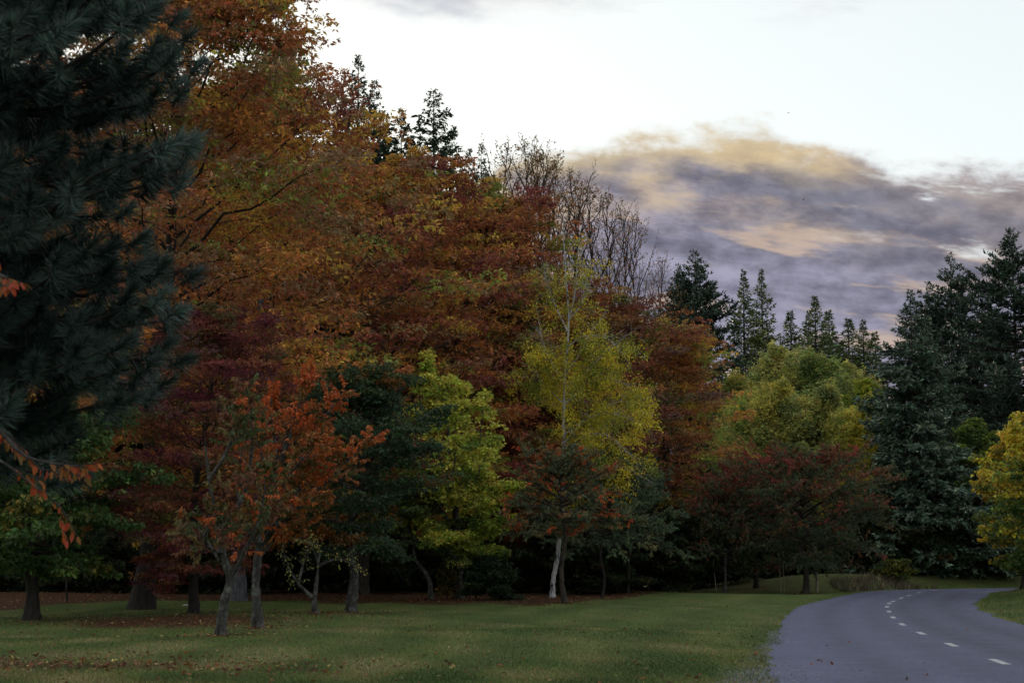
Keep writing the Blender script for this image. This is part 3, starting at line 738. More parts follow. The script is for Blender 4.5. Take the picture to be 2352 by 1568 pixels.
# --- green lime below the pine
b = at(85, 60)
broadleaf('lime_tree', 'dark green leafy tree with low hanging boughs below the near pine', b, hgt(85, 960, b), 4.0, [((.055, .10, .03), 3), ((.08, .14, .042), 3), ((.10, .14, .035), 1), ((.22, .18, .04), .4)], 41, 'round', .30, 34, .28, (0, 0), BARKD, 7, 18, 5, .17, .11, 1.0, 3, 'pad', -14, 58, droop=.9)

# --- orange cherries at the lawn edge
def P3(lst, d): return [V(x, y, d + dd) for x, y, dd in lst]
bA = G(508, 1457); dA = bA[1]
cherry_pal = [((.10, .115, .038), 3), ((.20, .135, .04), 3.4), ((.38, .15, .04), 3), ((.55, .14, .035), 3.2)]
fork = V(528, 1330, dA)
tpA = [bA + [0, 0, -.1], V(512, 1400, dA), V(522, 1355, dA), fork, V(512, 1270, dA), V(498, 1200, dA + .1), V(480, 1100, dA + .2), V(470, 1000, dA)]
exA_ = [[fork, V(560, 1270, dA - .2), V(600, 1180, dA - .4), V(610, 1080, dA - .5)], [V(505, 1240, dA), V(450, 1160, dA - .3), V(430, 1050, dA - .6), V(428, 960, dA - .7)],
       [V(500, 1220, dA), V(560, 1140, dA + .4), V(580, 1000, dA + .5), V(570, 905, dA + .5)], [V(490, 1180, dA), V(430, 1130, dA + .8), V(400, 1090, dA + 1), V(370, 1080, dA + 1.2)],
       [V(512, 1270, dA), V(470, 1250, dA - .8), V(480, 1200, dA - 1.3), V(500, 1120, dA - 1.6)], [V(480, 1100, dA), V(520, 1040, dA - .3), V(540, 960, dA), V(548, 900, dA)],
       [V(505, 1290, dA), V(470, 1230, dA + .5), V(455, 1210, dA + .9), V(430, 1200, dA + 1.2)]]
exA = [exA_[i] for i in (0, 2, 4, 5, 6)]
broadleaf('cherry_tree', 'orange-leaved cherry with a low forked lichen-grey trunk, nearest on the lawn', bA, 6.5, 2.5, [((.46, .12, .035), 1), ((.09, .11, .04), 3), ((.17, .12, .045), 3), ((.20, .08, .045), 3)], 51, explicit=exA, trunk_path=tpA, tr=.17, bark=BARKL, sec=9, nt_=7, n_lf=28, L=.145, W=.058, mode='shoot', zg=.3, patch=1.2, sec_len=.36, ns=14)
bB = G(592, 1440); dB = bB[1]
tpB = [bB + [0, 0, -.1], V(590, 1390, dB), V(588, 1320, dB), V(598, 1250, dB), V(620, 1180, dB), V(640, 1080, dB), V(665, 980, dB), V(690, 900, dB)]
exB = [[V(600, 1250, dB), V(680, 1160, dB - .6), V(770, 1090, dB - .8), V(842, 1008, dB - .9)], [V(610, 1210, dB), V(690, 1120, dB), V(740, 1060, dB), V(775, 1040, dB)],
       [V(620, 1180, dB), V(690, 1060, dB + .4), V(730, 980, dB + .5), V(785, 905, dB + .5)], [V(640, 1080, dB), V(670, 990, dB - .5), V(690, 920, dB - .5), V(712, 858, dB - .4)],
       [V(630, 1130, dB), V(600, 1040, dB - .5), V(580, 980, dB - .7), V(566, 930, dB - .8)], [V(620, 1180, dB), V(650, 1110, dB - 1), V(690, 1060, dB - 1.5), V(735, 1010, dB - 1.7)],
       [V(600, 1250, dB), V(640, 1190, dB - .9), V(680, 1170, dB - 1.5), V(730, 1140, dB - 1.8)], [V(598, 1260, dB), V(560, 1200, dB - .8), V(545, 1150, dB - 1.2), V(560, 1080, dB - 1.4)],
       [V(640, 1080, dB), V(630, 1000, dB + .5), V(620, 940, dB + .6), V(630, 900, dB + .6)], [V(595, 1280, dB), V(640, 1230, dB), V(670, 1220, dB + .2), V(700, 1200, dB + .4)]]
broadleaf('cherry_tree', 'vivid orange cherry with a straight trunk and one long bough reaching right', bB, 7.5, 3, cherry_pal, 52, explicit=exB, trunk_path=tpB, tr=.185, bark=BARKL, sec=9, singles=300, nt_=7, n_lf=28, L=.15, W=.06, mode='shoot', zg=2.2, patch=1.6, sec_len=.32, ns=14, tip=(.44, .085, .025))

# --- lichen-grey apple with nearly bare arms, and the dark green tree behind it
bC = G(727, 1415); dC = bC[1]
tpC = [bC + [0, 0, -.1], V(722, 1380, dC), V(728, 1330, dC), V(730, 1290, dC), V(715, 1250, dC)]
exC = [[V(722, 1375, dC), V(685, 1340, dC - .2), V(662, 1300, dC - .3), V(650, 1258, dC - .4)], [V(685, 1340, dC - .2), V(695, 1300, dC), V(706, 1270, dC), V(712, 1240, dC)], [V(730, 1290, dC), V(735, 1262, dC), V(720, 1245, dC), V(690, 1240, dC)], [V(730, 1300, dC), V(765, 1285, dC - .4), V(800, 1290, dC - .8), V(828, 1310, dC - 1)]]
broadleaf('apple_tree', 'small gnarled apple with pale lichened crooked arms and a few yellow leaves', bC, 3.2, 1.5, [((.36, .32, .07), 3), ((.22, .24, .06), 2)], 53, explicit=exC, trunk_path=tpC, tr=.14, bark=BARKL, sec=8, n_lf=2, L=.11, W=.06, mode='shoot', sec_len=.30, ns=12, tw_r=1.4, thin=1.5)
bD = G(803, 1408)
broadleaf('hawthorn_tree', 'dense dark green tree with a stout trunk between orange cherry and yellow maple', bD, hgt(820, 865, bD), 3.9, [((.030, .055, .028), 4), ((.045, .078, .038), 4), ((.07, .10, .042), 1.6), ((.2, .085, .025), .5)], 54, 'round', .27, 34, .24, (.5, 0), BARKL, 7, 17, 5, .14, .09, 1.0, 3, 'pad', -12, 66, ns=12)
bE = G(990, 1380); dE = bE[1]
tpE = [bE + [0, 0, -.1], V(988, 1340, dE), V(975, 1310, dE), V(955, 1285, dE), V(945, 1230, dE), V(930, 1150, dE)]
broadleaf('apple_tree', 'low green apple with a bowed lichened trunk left of the yellow maple', bE, hgt(930, 1075, bE), 2.9, [((.045, .07, .03), 3), ((.09, .12, .035), 3), ((.20, .22, .045), 2)], 55, 'dome', .38, 22, .16, (0, 0), BARKL, 7, 14, 5, .14, .085, .9, 2.5, 'pad', -14, 60, trunk_path=tpE)

# --- yellow-green maple
bF = G(1055, 1379); dF = bF[1]
tpF = [bF + [0, 0, -.1], V(1052, 1330, dF), V(1056, 1270, dF), V(1046, 1180, dF), V(1030, 1080, dF), V(1005, 960, dF), V(985, 830, dF)]
exF = [[V(1046, 1180, dF), V(1090, 1060, dF), V(1105, 980, dF - .5), V(1112, 905, dF - .6)], [V(1056, 1250, dF), V(1110, 1170, dF - .8), V(1150, 1130, dF - 1), V(1195, 1112, dF - 1)], [V(1040, 1130, dF), V(1000, 1040, dF - .5), V(970, 960, dF - .5), V(962, 890, dF)],
       [V(1052, 1230, dF), V(1000, 1150, dF - 1), V(960, 1090, dF - 1.2), V(935, 1010, dF - 1.2)], [V(1056, 1270, dF), V(1010, 1220, dF - 1), V(960, 1190, dF - 1.5), V(930, 1150, dF - 1.6)], [V(1030, 1080, dF), V(1030, 990, dF - 1), V(1020, 930, dF - 1), V(1035, 870, dF - 1)],
       [V(1050, 1210, dF), V(1085, 1120, dF - 1.6), V(1110, 1060, dF - 2), V(1130, 1010, dF - 2)], [V(1056, 1270, dF), V(1100, 1230, dF - .8), V(1130, 1210, dF - 1.2), V(1165, 1190, dF - 1.3)], [V(1054, 1290, dF), V(1090, 1265, dF - 1), V(1120, 1260, dF - 1.5), V(1150, 1262, dF - 1.6)],
       [V(1005, 960, dF), V(990, 900, dF), V(985, 860, dF), V(982, 815, dF)], [V(1046, 1180, dF), V(1040, 1110, dF - 2), V(1045, 1060, dF - 2.4), V(1050, 1000, dF - 2.6)], [V(1050, 1200, dF), V(1050, 1160, dF + 1.5), V(1060, 1100, dF + 2), V(1080, 1000, dF + 2.2)],
       [V(1020, 1020, dF), V(1050, 960, dF), V(1060, 920, dF), V(1062, 890, dF)], [V(1056, 1270, dF), V(1040, 1240, dF - 1.8), V(1020, 1230, dF - 2.4), V(990, 1245, dF - 2.8)]]
broadleaf('maple_tree', 'bright yellow-green maple standing out against the dark red oaks', bF, hgt(985, 815, bF), 4, [((.14, .20, .04), 2), ((.27, .34, .05), 3.4), ((.44, .46, .075), 4), ((.60, .56, .10), 3.4)], 56, explicit=exF, trunk_path=tpF, tr=.25, bark=BARKL, sec=10, n_cl=22, n_lf=5, L=.15, W=.12, zg=1.2, mode='pad', patch=2.2, rp=.85, sec_len=.34, ns=12, flat=.3)

# --- silver birch
bG = G(1268, 1372); dG = bG[1]
tpG = [bG + [0, 0, -.1], V(1271, 1330, dG), V(1280, 1280, dG), V(1290, 1180, dG), V(1294, 1050, dG), V(1296, 900, dG), V(1306, 740, dG), V(1300, 640, dG), V(1295, 550, dG), V(1293, 480, dG)]
exG = [[V(1306, 735, dG), V(1318, 690, dG), V(1325, 620, dG - .1), V(1330, 550, dG - .2)], [V(1306, 735, dG), V(1335, 700, dG - .3), V(1350, 660, dG - .4), V(1375, 610, dG - .4)], [V(1298, 890, dG), V(1350, 850, dG - .5), V(1400, 800, dG - .8), V(1455, 760, dG - 1)],
       [V(1296, 930, dG), V(1350, 880, dG - .5), V(1410, 870, dG - .8), V(1470, 900, dG - 1)], [V(1294, 1020, dG), V(1350, 960, dG - .8), V(1420, 950, dG - 1), V(1490, 990, dG - 1.2)], [V(1294, 1050, dG), V(1340, 1000, dG - 1.4), V(1400, 1000, dG - 2), V(1460, 1060, dG - 2.2)],
       [V(1290, 1180, dG), V(1350, 1100, dG - 1), V(1420, 1070, dG - 1.4), V(1500, 1110, dG - 1.6)], [V(1298, 860, dG), V(1340, 800, dG), V(1360, 760, dG), V(1390, 720, dG)], [V(1303, 760, dG), V(1270, 690, dG), V(1255, 640, dG), V(1245, 590, dG)],
       [V(1297, 880, dG), V(1260, 820, dG - .3), V(1245, 780, dG - .4), V(1235, 720, dG - .4)], [V(1296, 930, dG), V(1250, 880, dG + .8), V(1225, 850, dG + 1), V(1200, 840, dG + 1.2)], [V(1300, 800, dG), V(1345, 770, dG - 1.2), V(1400, 780, dG - 1.6), V(1440, 830, dG - 1.8)], [V(1294, 1000, dG), V(1380, 940, dG + 1), V(1430, 920, dG + 1.4), V(1480, 930, dG + 1.6)]]
broadleaf('birch_tree', 'tall birch with white upper stems and yellow leaves above the lawn edge', bG, hgt(1293, 480, bG), 5, [((.34, .24, .018), 4), ((.27, .21, .025), 3), ((.16, .17, .03), 4)], 57, explicit=exG, trunk_path=tpG, tr=.155, bark=BIRCH, sec=10, n_lf=0, mode='shoot', patch=3, sec_len=.36, tw_r=.8, ns=12, thin=.55)
birch = bpy.data.objects['birch_tree']
def birch_leaves():
    rng = np.random.default_rng(77); O = bG
    LP = np.stack([resample(np.asarray(e, float), np.sum(np.linalg.norm(np.diff(e, axis=0), axis=1)) / 6.6)[:7] for e in exG])
    Q, T_ = at_s(LP, np.linspace(.25, 1, 9)); Q = np.repeat(Q.reshape(-1, 3), 2, 0)
    Q = Q + rng.normal(size=Q.shape) * [.6, .7, .45] + [0, -.2, -.2]; k_ = rng.integers(3, 10, len(Q)); Q = np.repeat(Q, k_, 0); n = len(Q)
    A = Q + rng.normal(size=(n, 3)) * [.20, .20, .34]; B = A + norm(rng.normal(size=(n, 3)) * [1, 1, .5] + [0, 0, -.5]) * rng.uniform(.3, .8, (n, 1))
    hi = ((A[:, 2] - O[2]) > 13.6) & (rng.uniform(size=n) < .72); A, B = A[~hi], B[~hi]
    cb = Buf(4); add_leaves_shoot(rng, cb, A, B, [((.26, .29, .045), 4), ((.44, .39, .045), 3), ((.60, .47, .04), 4)], 30, .105, .085, 3.4, 9, .4, .02, .2, None, .7, .16)
    cb.v = [x - O for x in cb.v]; link('crown', cb.mesh('crown'), LEAF, birch)
    tb = Buf(4); v, f = tubes(bez(A[::3], B[::3], np.zeros_like(A[::3]), 2, rng, .05), np.array([[.006, .003]]).repeat(len(A[::3]), 0), 3); tb.add(v - O, f); tag(link('fine_twigs', tb.mesh('fine_twigs', True), BARK, birch), kind='stuff')
birch_leaves()

# --- drooping cherry with lichened branches in front of the birch, and its two green neighbours
bH = G(1298, 1386)
broadleaf('cherry_tree', 'drooping cherry with lichened twigs and scattered orange leaves beside the birch trunk', bH, hgt(1290, 1045, bH), 2.9, [((.12, .145, .075), 5), ((.20, .17, .075), 3), ((.33, .15, .055), 2.4), ((.60, .13, .045), 1.6)], 58, 'dome', .50, 30, .17, (-.2, 0), BARK, 9, 0, 22, .15, .055, 1, 1.8, 'shoot', -14, 58, sec_len=.36, tw_r=1.3, thin=1.2)
bI = G(1381, 1372)
chI = broadleaf('cherry_tree', 'green-leaved young cherry with a thin dark trunk right of the drooping one', bI, hgt(1400, 1040, bI), 3.0, [((.08, .12, .065), 4), ((.12, .165, .085), 4), ((.19, .18, .075), 1)], 59, 'dome', .40, 30, .11, (.4, 0), BARKD, 9, 0, 22, .16, .055, 1, 2, 'shoot', -16, 58, sec_len=.36)
bJ = G(1442, 1363); HI = hgt(1400, 1040, bI)
copy_tree(chI, bJ, 1.2, 1.1, 'bushy green cherry with boughs nearly to the ground left of the red cherries', None, hgt(1450, 1070, bJ) / HI)

# --- red cherries by the road
redpal = [((.075, .105, .05), 6), ((.12, .11, .05), 4), ((.21, .085, .048), 3.4), ((.31, .07, .048), 1.6)]
bK = at(1842, 106)
broadleaf('cherry_tree', 'broad cherry flushed dark red on top beside the road, stout trunk', bK, hgt(1850, 1052, bK), 5.6, redpal, 61, 'round', .24, 50, .24, (0, 0), BARK, 11, 0, 22, .19, .065, 1, 2.6, 'shoot', -12, 62, sec_len=.42, zg=1.8, thin=.55)
bL = at(1732, 113)
chL = broadleaf('cherry_tree', 'dark green cherry with a black trunk left of the stout red one', bL, hgt(1720, 1080, bL), 4.6, redpal[:3] + [((.28, .045, .03), .8)], 62, 'dome', .30, 36, .2, (0, 0), BARKD, 9, 0, 22, .18, .065, 1, 2.6, 'shoot', -6, 60, sec_len=.36, zg=2.0)
bM = at(1660, 107); HLc = hgt(1720, 1080, bL)
copy_tree(chL, bM, 2.0, .62, 'slender young cherry with a thin pale trunk beside a leaning stake', None, hgt(1665, 1110, bM) / HLc, None, BARKL)
bN = at(1694, 121)
broadleaf('maple_tree', 'small bright red sapling glowing at the foot of the end oak', bN, hgt(1690, 1045, bN), 1.3, [((.26, .03, .025), 3), ((.16, .025, .025), 3), ((.07, .03, .025), 2)], 64, 'egg', .25, 18, .08, (0, 0), BARKD, 6, 8, 4, .12, .09, 1, 1.5, 'pad', 20, 70)
print('near trees', time.time() - T0)
ZG[0] = 0
# --- conifers on the skyline behind the oaks
SP1 = [((.022, .042, .020), 3), ((.034, .058, .028), 3), ((.05, .075, .035), 1)]
SPB = [((.030, .052, .036), 3), ((.045, .072, .050), 3), ((.065, .095, .065), 1.5)]
LAR = [((.085, .12, .04), 3), ((.125, .165, .05), 3), ((.18, .19, .055), 1)]
SPL = [((.055, .09, .06), 3), ((.085, .13, .09), 3), ((.14, .19, .135), 1.5)]
gs_ = 'spruces behind the oaks'
def place(proto, x, ytop, d, Ht, seed, label, group=None, rs=1.0):
    b = at(x, d); k = hgt(x, ytop, b) / Ht
    return copy_tree(proto, b, seed * 1.7, k * rs, label, group, k)
b = at(990, 118); HS = hgt(990, 200, b)
spA = conifer('spruce_tree', 'sharp dark spruce standing tallest and clearest above the oaks', b, HS, 3.2, 71, SP1, 'spruce', .05, .55, 7, .42, .16, group=gs_, dens=1.0, slope=.31)
b = at(815, 120); HB = hgt(815, 125, b)
spB = conifer('spruce_tree', 'highest spruce tip on the left skyline beside the orange oak', b, HB, 3.4, 72, SP1, 'spruce', .05, .58, 7, .42, .16, group=gs_, dens=.95, slope=.26)
for i, (x, y, d, lb) in enumerate([(850, 178, 118, 'slim spruce tip close right of the highest one'), (770, 190, 123, 'half hidden spruce left of the highest spruce tip'), (915, 243, 122, 'spruce tip midway between the highest and the clearest one'),
        (1038, 287, 120, 'small spruce tip just right of the clearest spruce'), (1075, 335, 124, 'low spruce tip left of the leafy poplar top'), (1103, 325, 122, 'dark spruce tip behind the leafy poplar top'), 
        (632, -15, 112, 'dark spruce top behind the tallest orange oak at the upper edge')]):
    place((spA, spB)[i % 2], x, y, d, (HS, HB)[i % 2], i + 1, lb, gs_, .72)

# --- nearly bare poplars
gp = 'nearly bare poplars behind the oaks'
bp = at(1205, 116); HP = hgt(1205, 205, bp)
BARKW = barkmat('bark_warm', (.02, .014, .011), (.06, .042, .032))
kw = dict(e0=48, e1=74, sec=6, mode='shoot', L=.14, W=.10, patch=3, sec_len=.40, bark=BARKW, tw_r=1.9, thin=.85, group=gp, jit=1, nt_=3)
ppal = [((.24, .10, .03), 3), ((.15, .12, .035), 2), ((.30, .15, .035), 1)]
poA = broadleaf('poplar_tree', 'tallest bare poplar in the thicket left of the cloud', bp, HP, 6.5, ppal, 81, 'egg', .35, 24, .16, n_lf=3, **kw)
bq = at(1360, 124); HQ = hgt(1360, 325, bq)
poB = broadleaf('poplar_tree', 'bare poplar rising behind the birch, right of its white stems', bq, HQ, 6.0, ppal, 82, 'egg', .35, 22, .15, n_lf=3, **kw)
for i, (x, y, d, lb) in enumerate([(1168, 284, 119, 'bare poplar leftmost of the bare thicket'), (1250, 302, 117, 'bare poplar just right of the tallest one'), (1310, 356, 121, 'bare poplar right behind the birch stems'), (1396, 408, 126, 'thin bare poplar with a few leaves at its tip'),
        (1470, 468, 130, 'lone slender bare poplar leaning out rightmost of the tall ones'), (1528, 574, 134, 'low bare poplar at the right end of the bare row'), (1430, 455, 128, 'bare poplar between the thin one and the lone slender one'), (1228, 300, 121, 'bare poplar close behind the tallest one'), (1282, 330, 120, 'bare poplar left behind the birch stems'), (1340, 385, 125, 'bare poplar just right behind the birch tip')]):
    place((poA, poB)[i % 2], x, y - 68, d, (HP, HQ)[i % 2], i + 1, lb, gp, .8 if i > 2 else .95)
bq = at(1112, 117)
broadleaf('poplar_tree', 'narrow leafy poplar top left of the bare thicket', bq, hgt(1110, 272, bq), 3.6, [((.06, .07, .025), 3), ((.10, .06, .02), 2)], 83, 'egg', .3, 26, .22, (0, 0), BARKD, 7, 0, 7, .13, .10, mode='shoot', e0=55, e1=78, sec_len=.4, group=gp)

# --- right-hand skyline
b = at(1605, 162)
b0 = b; HD = hgt(1605, 570, b)
pnA = conifer('pine_tree', 'dense dark pine with two blunt tops right of the oaks', b, hgt(1605, 570, b), 6.0, 91, SPB, 'pine', .05, .7, 8, .34, .125, dens=1.4, slope=.42)
place(pnA, 1566, 602, 164, HD, 4, 'shorter blunt pine top left against the dense dark pine', None, .7)
gl = 'larches on the far skyline'
b = at(1757, 170); HL = hgt(1757, 618, b)
laA = conifer('larch_tree', 'right one of the two tall slim larches on the skyline', b, HL, 3.6, 93, LAR, 'larch', .05, .45, 9, .40, .15, group=gl, dens=.95, slope=.175, gap=.15)
for i, (x, y, d, lb) in enumerate([(1712, 620, 168, 'left one of the two tall slim larches on the skyline'), (1826, 713, 182, 'short larch first right of the two tall ones'), (1880, 680, 178, 'middle larch, tallest of the short skyline group'), (1862, 715, 184, 'larch close left of the middle larch'),
        (1916, 712, 186, 'larch just right of the middle larch'), (1955, 731, 188, 'small larch third from the big spruce'), (1989, 735, 184, 'small larch second from the big spruce'), (2022, 762, 186, 'smallest larch close left of the big spruce')]):
    place(laA, x, y, d, HL, i * 1.3 + 3, lb, gl, [1.1, 1.6, 1.35, 1.1, 1.7, 1.8, 1.4, 1.9][i])
b = at(2100, 128)
conifer('spruce_tree', 'big dark spruce standing over the road bend', b, hgt(2098, 665, b), 7.0, 94, SPL, 'spruce', .03, .44, 9, .36, .125, dens=1.5, slope=.31, gap=.1)
b = at(2195, 150)
conifer('pine_tree', 'blue-green pine with a bushy pointed top between the spruce and the tallest fir', b, hgt(2195, 582, b), 6.6, 95, SPB, 'pine', .05, .65, 8, .34, .125, dens=1.4, slope=.37)
place(pnA, 2142, 652, 156, HD, 2, 'smaller pine top peeking out left of the bushy pointed one', None, .45)
b = at(2345, 142)
HF = hgt(2345, 520, b)
firA = conifer('fir_tree', 'massive dark fir with long level boughs at the right edge', b, hgt(2345, 520, b), 9.5, 97, SPB, 'pine', .06, .8, 9, .36, .13, dens=1.35, slope=.5, gap=.35)
place(firA, 2275, 690, 158, HF, 2, 'dark fir filling in behind the massive one', None, 1.0)

# --- olive green trees in the middle distance
gw = 'olive green willows in the middle distance'
wp = [((.20, .25, .09), 4), ((.33, .36, .125), 4), ((.50, .47, .135), 3)]
b = at(1800, 152); HW = hgt(1800, 700, b)
wkw = dict(bark=BARK, sec=8, n_cl=14, n_lf=5, L=.22, W=.09, rp=.9, patch=2.5, mode='pad', e0=25, e1=76, zg=1.6, droop=.35, flat=.6, group=gw, sec_len=.5, jit=.8)
wiA = broadleaf('willow_tree', 'tall round olive green tree below the two slim larches', b, HW, 5.6, wp, 101, 'egg', .08, 56, .3, **wkw)
b = at(1895, 140); HX = hgt(1895, 825, b)
wiB = broadleaf('willow_tree', 'pale feathery olive tree with a yellowish dome, nearest of the willows', b, HX, 5.2, wp, 102, 'egg', .08, 50, .3, **wkw)
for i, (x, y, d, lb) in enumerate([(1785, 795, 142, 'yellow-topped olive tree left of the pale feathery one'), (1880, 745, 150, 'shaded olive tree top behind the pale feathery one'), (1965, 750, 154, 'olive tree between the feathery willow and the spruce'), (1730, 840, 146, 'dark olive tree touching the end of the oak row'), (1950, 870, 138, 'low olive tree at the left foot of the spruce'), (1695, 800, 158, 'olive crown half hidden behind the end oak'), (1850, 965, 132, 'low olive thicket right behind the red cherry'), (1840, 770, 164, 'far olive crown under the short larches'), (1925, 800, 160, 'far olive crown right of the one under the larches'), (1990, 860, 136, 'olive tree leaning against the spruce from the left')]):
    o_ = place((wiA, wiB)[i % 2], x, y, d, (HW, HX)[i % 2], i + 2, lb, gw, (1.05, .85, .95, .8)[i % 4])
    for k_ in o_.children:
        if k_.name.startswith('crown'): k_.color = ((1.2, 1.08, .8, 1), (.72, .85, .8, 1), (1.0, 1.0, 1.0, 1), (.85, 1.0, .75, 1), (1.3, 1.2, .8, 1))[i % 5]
b = at(1995, 146)
HM = hgt(1995, 825, b)
limA = broadleaf('maple_tree', 'bright lime maple top tucked left of the spruce', b, hgt(1995, 825, b), 3.0, [((.24, .30, .035), 3), ((.38, .40, .04), 2)], 103, 'egg', .4, 24, .2, (0, 0), BARK, 6, 10, 5, .17, .13, .9, 3, 'pad', 15, 65)
place(limA, 1968, 940, 126, HM, 2, 'small yellow maple glowing left against the spruce boughs', None, .8)
place(limA, 1885, 1032, 127, HM, 4, 'yellow leaf tuft showing above the broad red cherry', None, .6)
for o_, c_ in ((bpy.data.objects['maple_tree.003'], (1.1, .8, .8)), (bpy.data.objects['maple_tree.004'], (1.25, 1.0, .9))):
    for k_ in o_.children:
        if k_.name.startswith('crown'): k_.color = (*c_, 1)
b = at(2238, 134)
broadleaf('maple_tree', 'rounded green tree between the spruce and the yellow maple', b, hgt(2238, 905, b), 3.6, [((.055, .09, .03), 3), ((.10, .15, .04), 3), ((.20, .26, .05), 3)], 106, 'egg', .1, 38, .25, (0, 0), BARK, 7, 12, 5, .20, .14, 1, 3.5, 'pad', 0, 65, zg=2.5)
b = at(2420, 90)
broadleaf('maple_tree', 'golden maple shading to green below at the right edge', b, hgt(2420, 925, b), 3.6, [((.08, .13, .035), 4), ((.20, .25, .05), 3), ((.44, .38, .05), 3), ((.62, .48, .055), 3)], 107, 'round', .13, 44, .2, (0, 0), BARK, 8, 14, 5, .17, .135, .95, 2.5, 'pad', -10, 66, zg=2.6)
b = at(2335, 100)
broadleaf('maple_tree', 'yellow maple crown right behind the golden one', b, hgt(2335, 945, b), 2.4, [((.12, .15, .03), 2), ((.42, .30, .035), 3)], 108, 'egg', .08, 30, .16, (0, 0), BARK, 7, 11, 5, .18, .14, .95, 2.5, 'pad', 0, 66, zg=2)
print('right', time.time() - T0)

# --- the wood behind: dark conifers and undergrowth that close it
rg = np.random.default_rng(200)
gb = 'dark conifers deep in the wood'
lb = 'dark conifer deep in the wood behind the oaks'
skyx = [-400, 380, 640, 800, 900, 1000, 1130, 1250, 1500, 1650, 1800]; skyy = [-200, 0, 120, 330, 400, 420, 470, 620, 800, 860, 980]
for i in range(34):
    x = -420 + i * 64 + rg.uniform(-20, 20); d = rg.uniform(134, 150) if i % 2 else rg.uniform(112, 128)
    y = np.interp(x, skyx, skyy) + rg.uniform(40, 200); b = at(x, d)
    if x > 1430: d = rg.uniform(138, 150); b = at(x, d); y = max(y, 900)
    k = hgt(x, y, b) / HB
    copy_tree((spA, spB)[i % 2], b, rg.uniform(0, 6.28), max(k, .5) * 1.7, lb, gb, k)
gu = 'undergrowth at the edge of the wood'
up = [((.020, .034, .014), 4), ((.032, .048, .018), 4), ((.06, .05, .02), 1)]
shr = []
for j in range(3):
    b = at(-150 + 300 * j, 104)
    shr.append(broadleaf('shrub', 'dark shrub in the undergrowth between the tree trunks', b, 4.2 - .6 * j, 2.6, up, 110 + j, 'dome', .02, 30, .06, (0, 0), BARKD, 6, 10, 5, .22, .13, 1.1, 2, 'pad', 8, 75, group=gu, cat='shrub'))
for i in range(50):
    x = -420 + i * 44 + rg.uniform(-15, 15); d = rg.uniform(101, 110) if i % 2 else rg.uniform(114, 128)
    if x > 1560: d += 14
    b = at(x, d); k = rg.uniform(.75, 1.35) * (1.3 if i % 2 == 0 else .9)
    copy_tree(shr[i % 3], b, rg.uniform(0, 6.28), k, None, None, k * rg.uniform(.85, 1.2))
gr = 'undergrowth beyond the road bend'
for i in range(22):
    x = 1660 + i * 36 + rg.uniform(-10, 10); d = rg.uniform(134, 146)
    k = rg.uniform(1.2, 1.8)
    copy_tree(shr[i % 3], at(x, d), rg.uniform(0, 6.28), k, 'dark bush in the shade beyond the road bend', gr, k * 1.1)
for i in range(16):
    x = 1890 + i * 30 + rg.uniform(-8, 8); d = 125 + rg.uniform(0, 5) + max(0, x - 2230) * .10
    k = rg.uniform(.9, 1.3)
    copy_tree(shr[i % 3], at(x, d), rg.uniform(0, 6.28), k, 'dark bush in the shade beyond the road bend', gr, k)
b = at(1128, 84)
broadleaf('shrub', 'leafy dark green shrub on the ground between maple and birch', b, hgt(1128, 1285, b), 1.2, [((.022, .04, .018), 3), ((.035, .06, .025), 2)], 120, 'dome', .03, 22, .04, (0, 0), BARKD, 6, 12, 5, .15, .09, 1, 1, 'pad', 10, 75, cat='shrub')
b = at(1030, 86)
broadleaf('shrub', 'thin vine with yellowing leaves climbing at the maple trunk', b, hgt(1030, 1285, b), .5, [((.14, .11, .03), 3), ((.06, .07, .025), 2)], 121, 'egg', .05, 12, .03, (0, 0), BARKD, 5, 5, 4, .13, .11, .8, 1, 'pad', 30, 75, cat='vine')
b = at(2048, 121)
broadleaf('shrub', 'low bush with yellow leaves on the bank by the road bend', b, hgt(2048, 1292, b), 1.3, [((.16, .15, .025), 3), ((.05, .07, .02), 4)], 122, 'dome', .03, 20, .04, (0, 0), BARKD, 6, 8, 4, .14, .11, 1, 1, 'pad', 10, 75, cat='shrub')
print('wood', time.time() - T0)

# ------------------------------------------------------------------ grass, fallen leaves, small things
def blades(name, label, P, hgt_, wid, pal, seed, lean=.5, kind='stuff', cat='grass', scale=2.5, m=None, mul=None):
    rng = np.random.default_rng(seed); n = len(P)
    a = rng.uniform(0, 6.283, n); h = hgt_ * rng.uniform(.5, 1.4, n); ww = wid * rng.uniform(.6, 1.3, n)
    S = np.stack([np.cos(a), np.sin(a), 0 * a], 1) * (ww / 2)[:, None]
    tipv = np.stack([rng.normal(0, lean, n), rng.normal(0, lean, n), np.ones(n)], 1) * h[:, None]
    v = np.stack([P - S, P + S, P + tipv], 1).reshape(-1, 3)
    c = tintleaf(rng, pick(rng, P * np.array([1, .55, 1]), pal, scale, seed, .32), .25)
    if mul is not None: c = c * mul[:, None]
    b = Buf(3); b.add(v, np.arange(n * 3).reshape(-1, 3), np.repeat(c, 3, 0))
    return tag(link(name, b.mesh(name), m or GRASSM), label, cat, None, kind)
rg = np.random.default_rng(300)
def scatter(n, dmin, dmax, xlo=-60, xhi=2420, p=1.0):
    """random ground points, thinning with distance as the eye sees them"""
    u = rg.uniform(0, 1, n); d = 1 / (1 / dmin + (1 / dmax - 1 / dmin) * u ** p)
    X = (rg.uniform(xlo, xhi, n) - CX) / FV * d
    return X, d
X, Y = scatter(200000, 23.5, 90)
rdd = road_dist(X, Y); wfl = woodfloor(X, Y)
ok = (np.abs(rdd) > HALF - .08 + .35 * ((rdd < 0) & (Y < 40)) + .12 * np.sin(Y * 3.1) * np.sin(X * 2.3 + Y)) & (rg.uniform(size=len(X)) > wfl * .85)
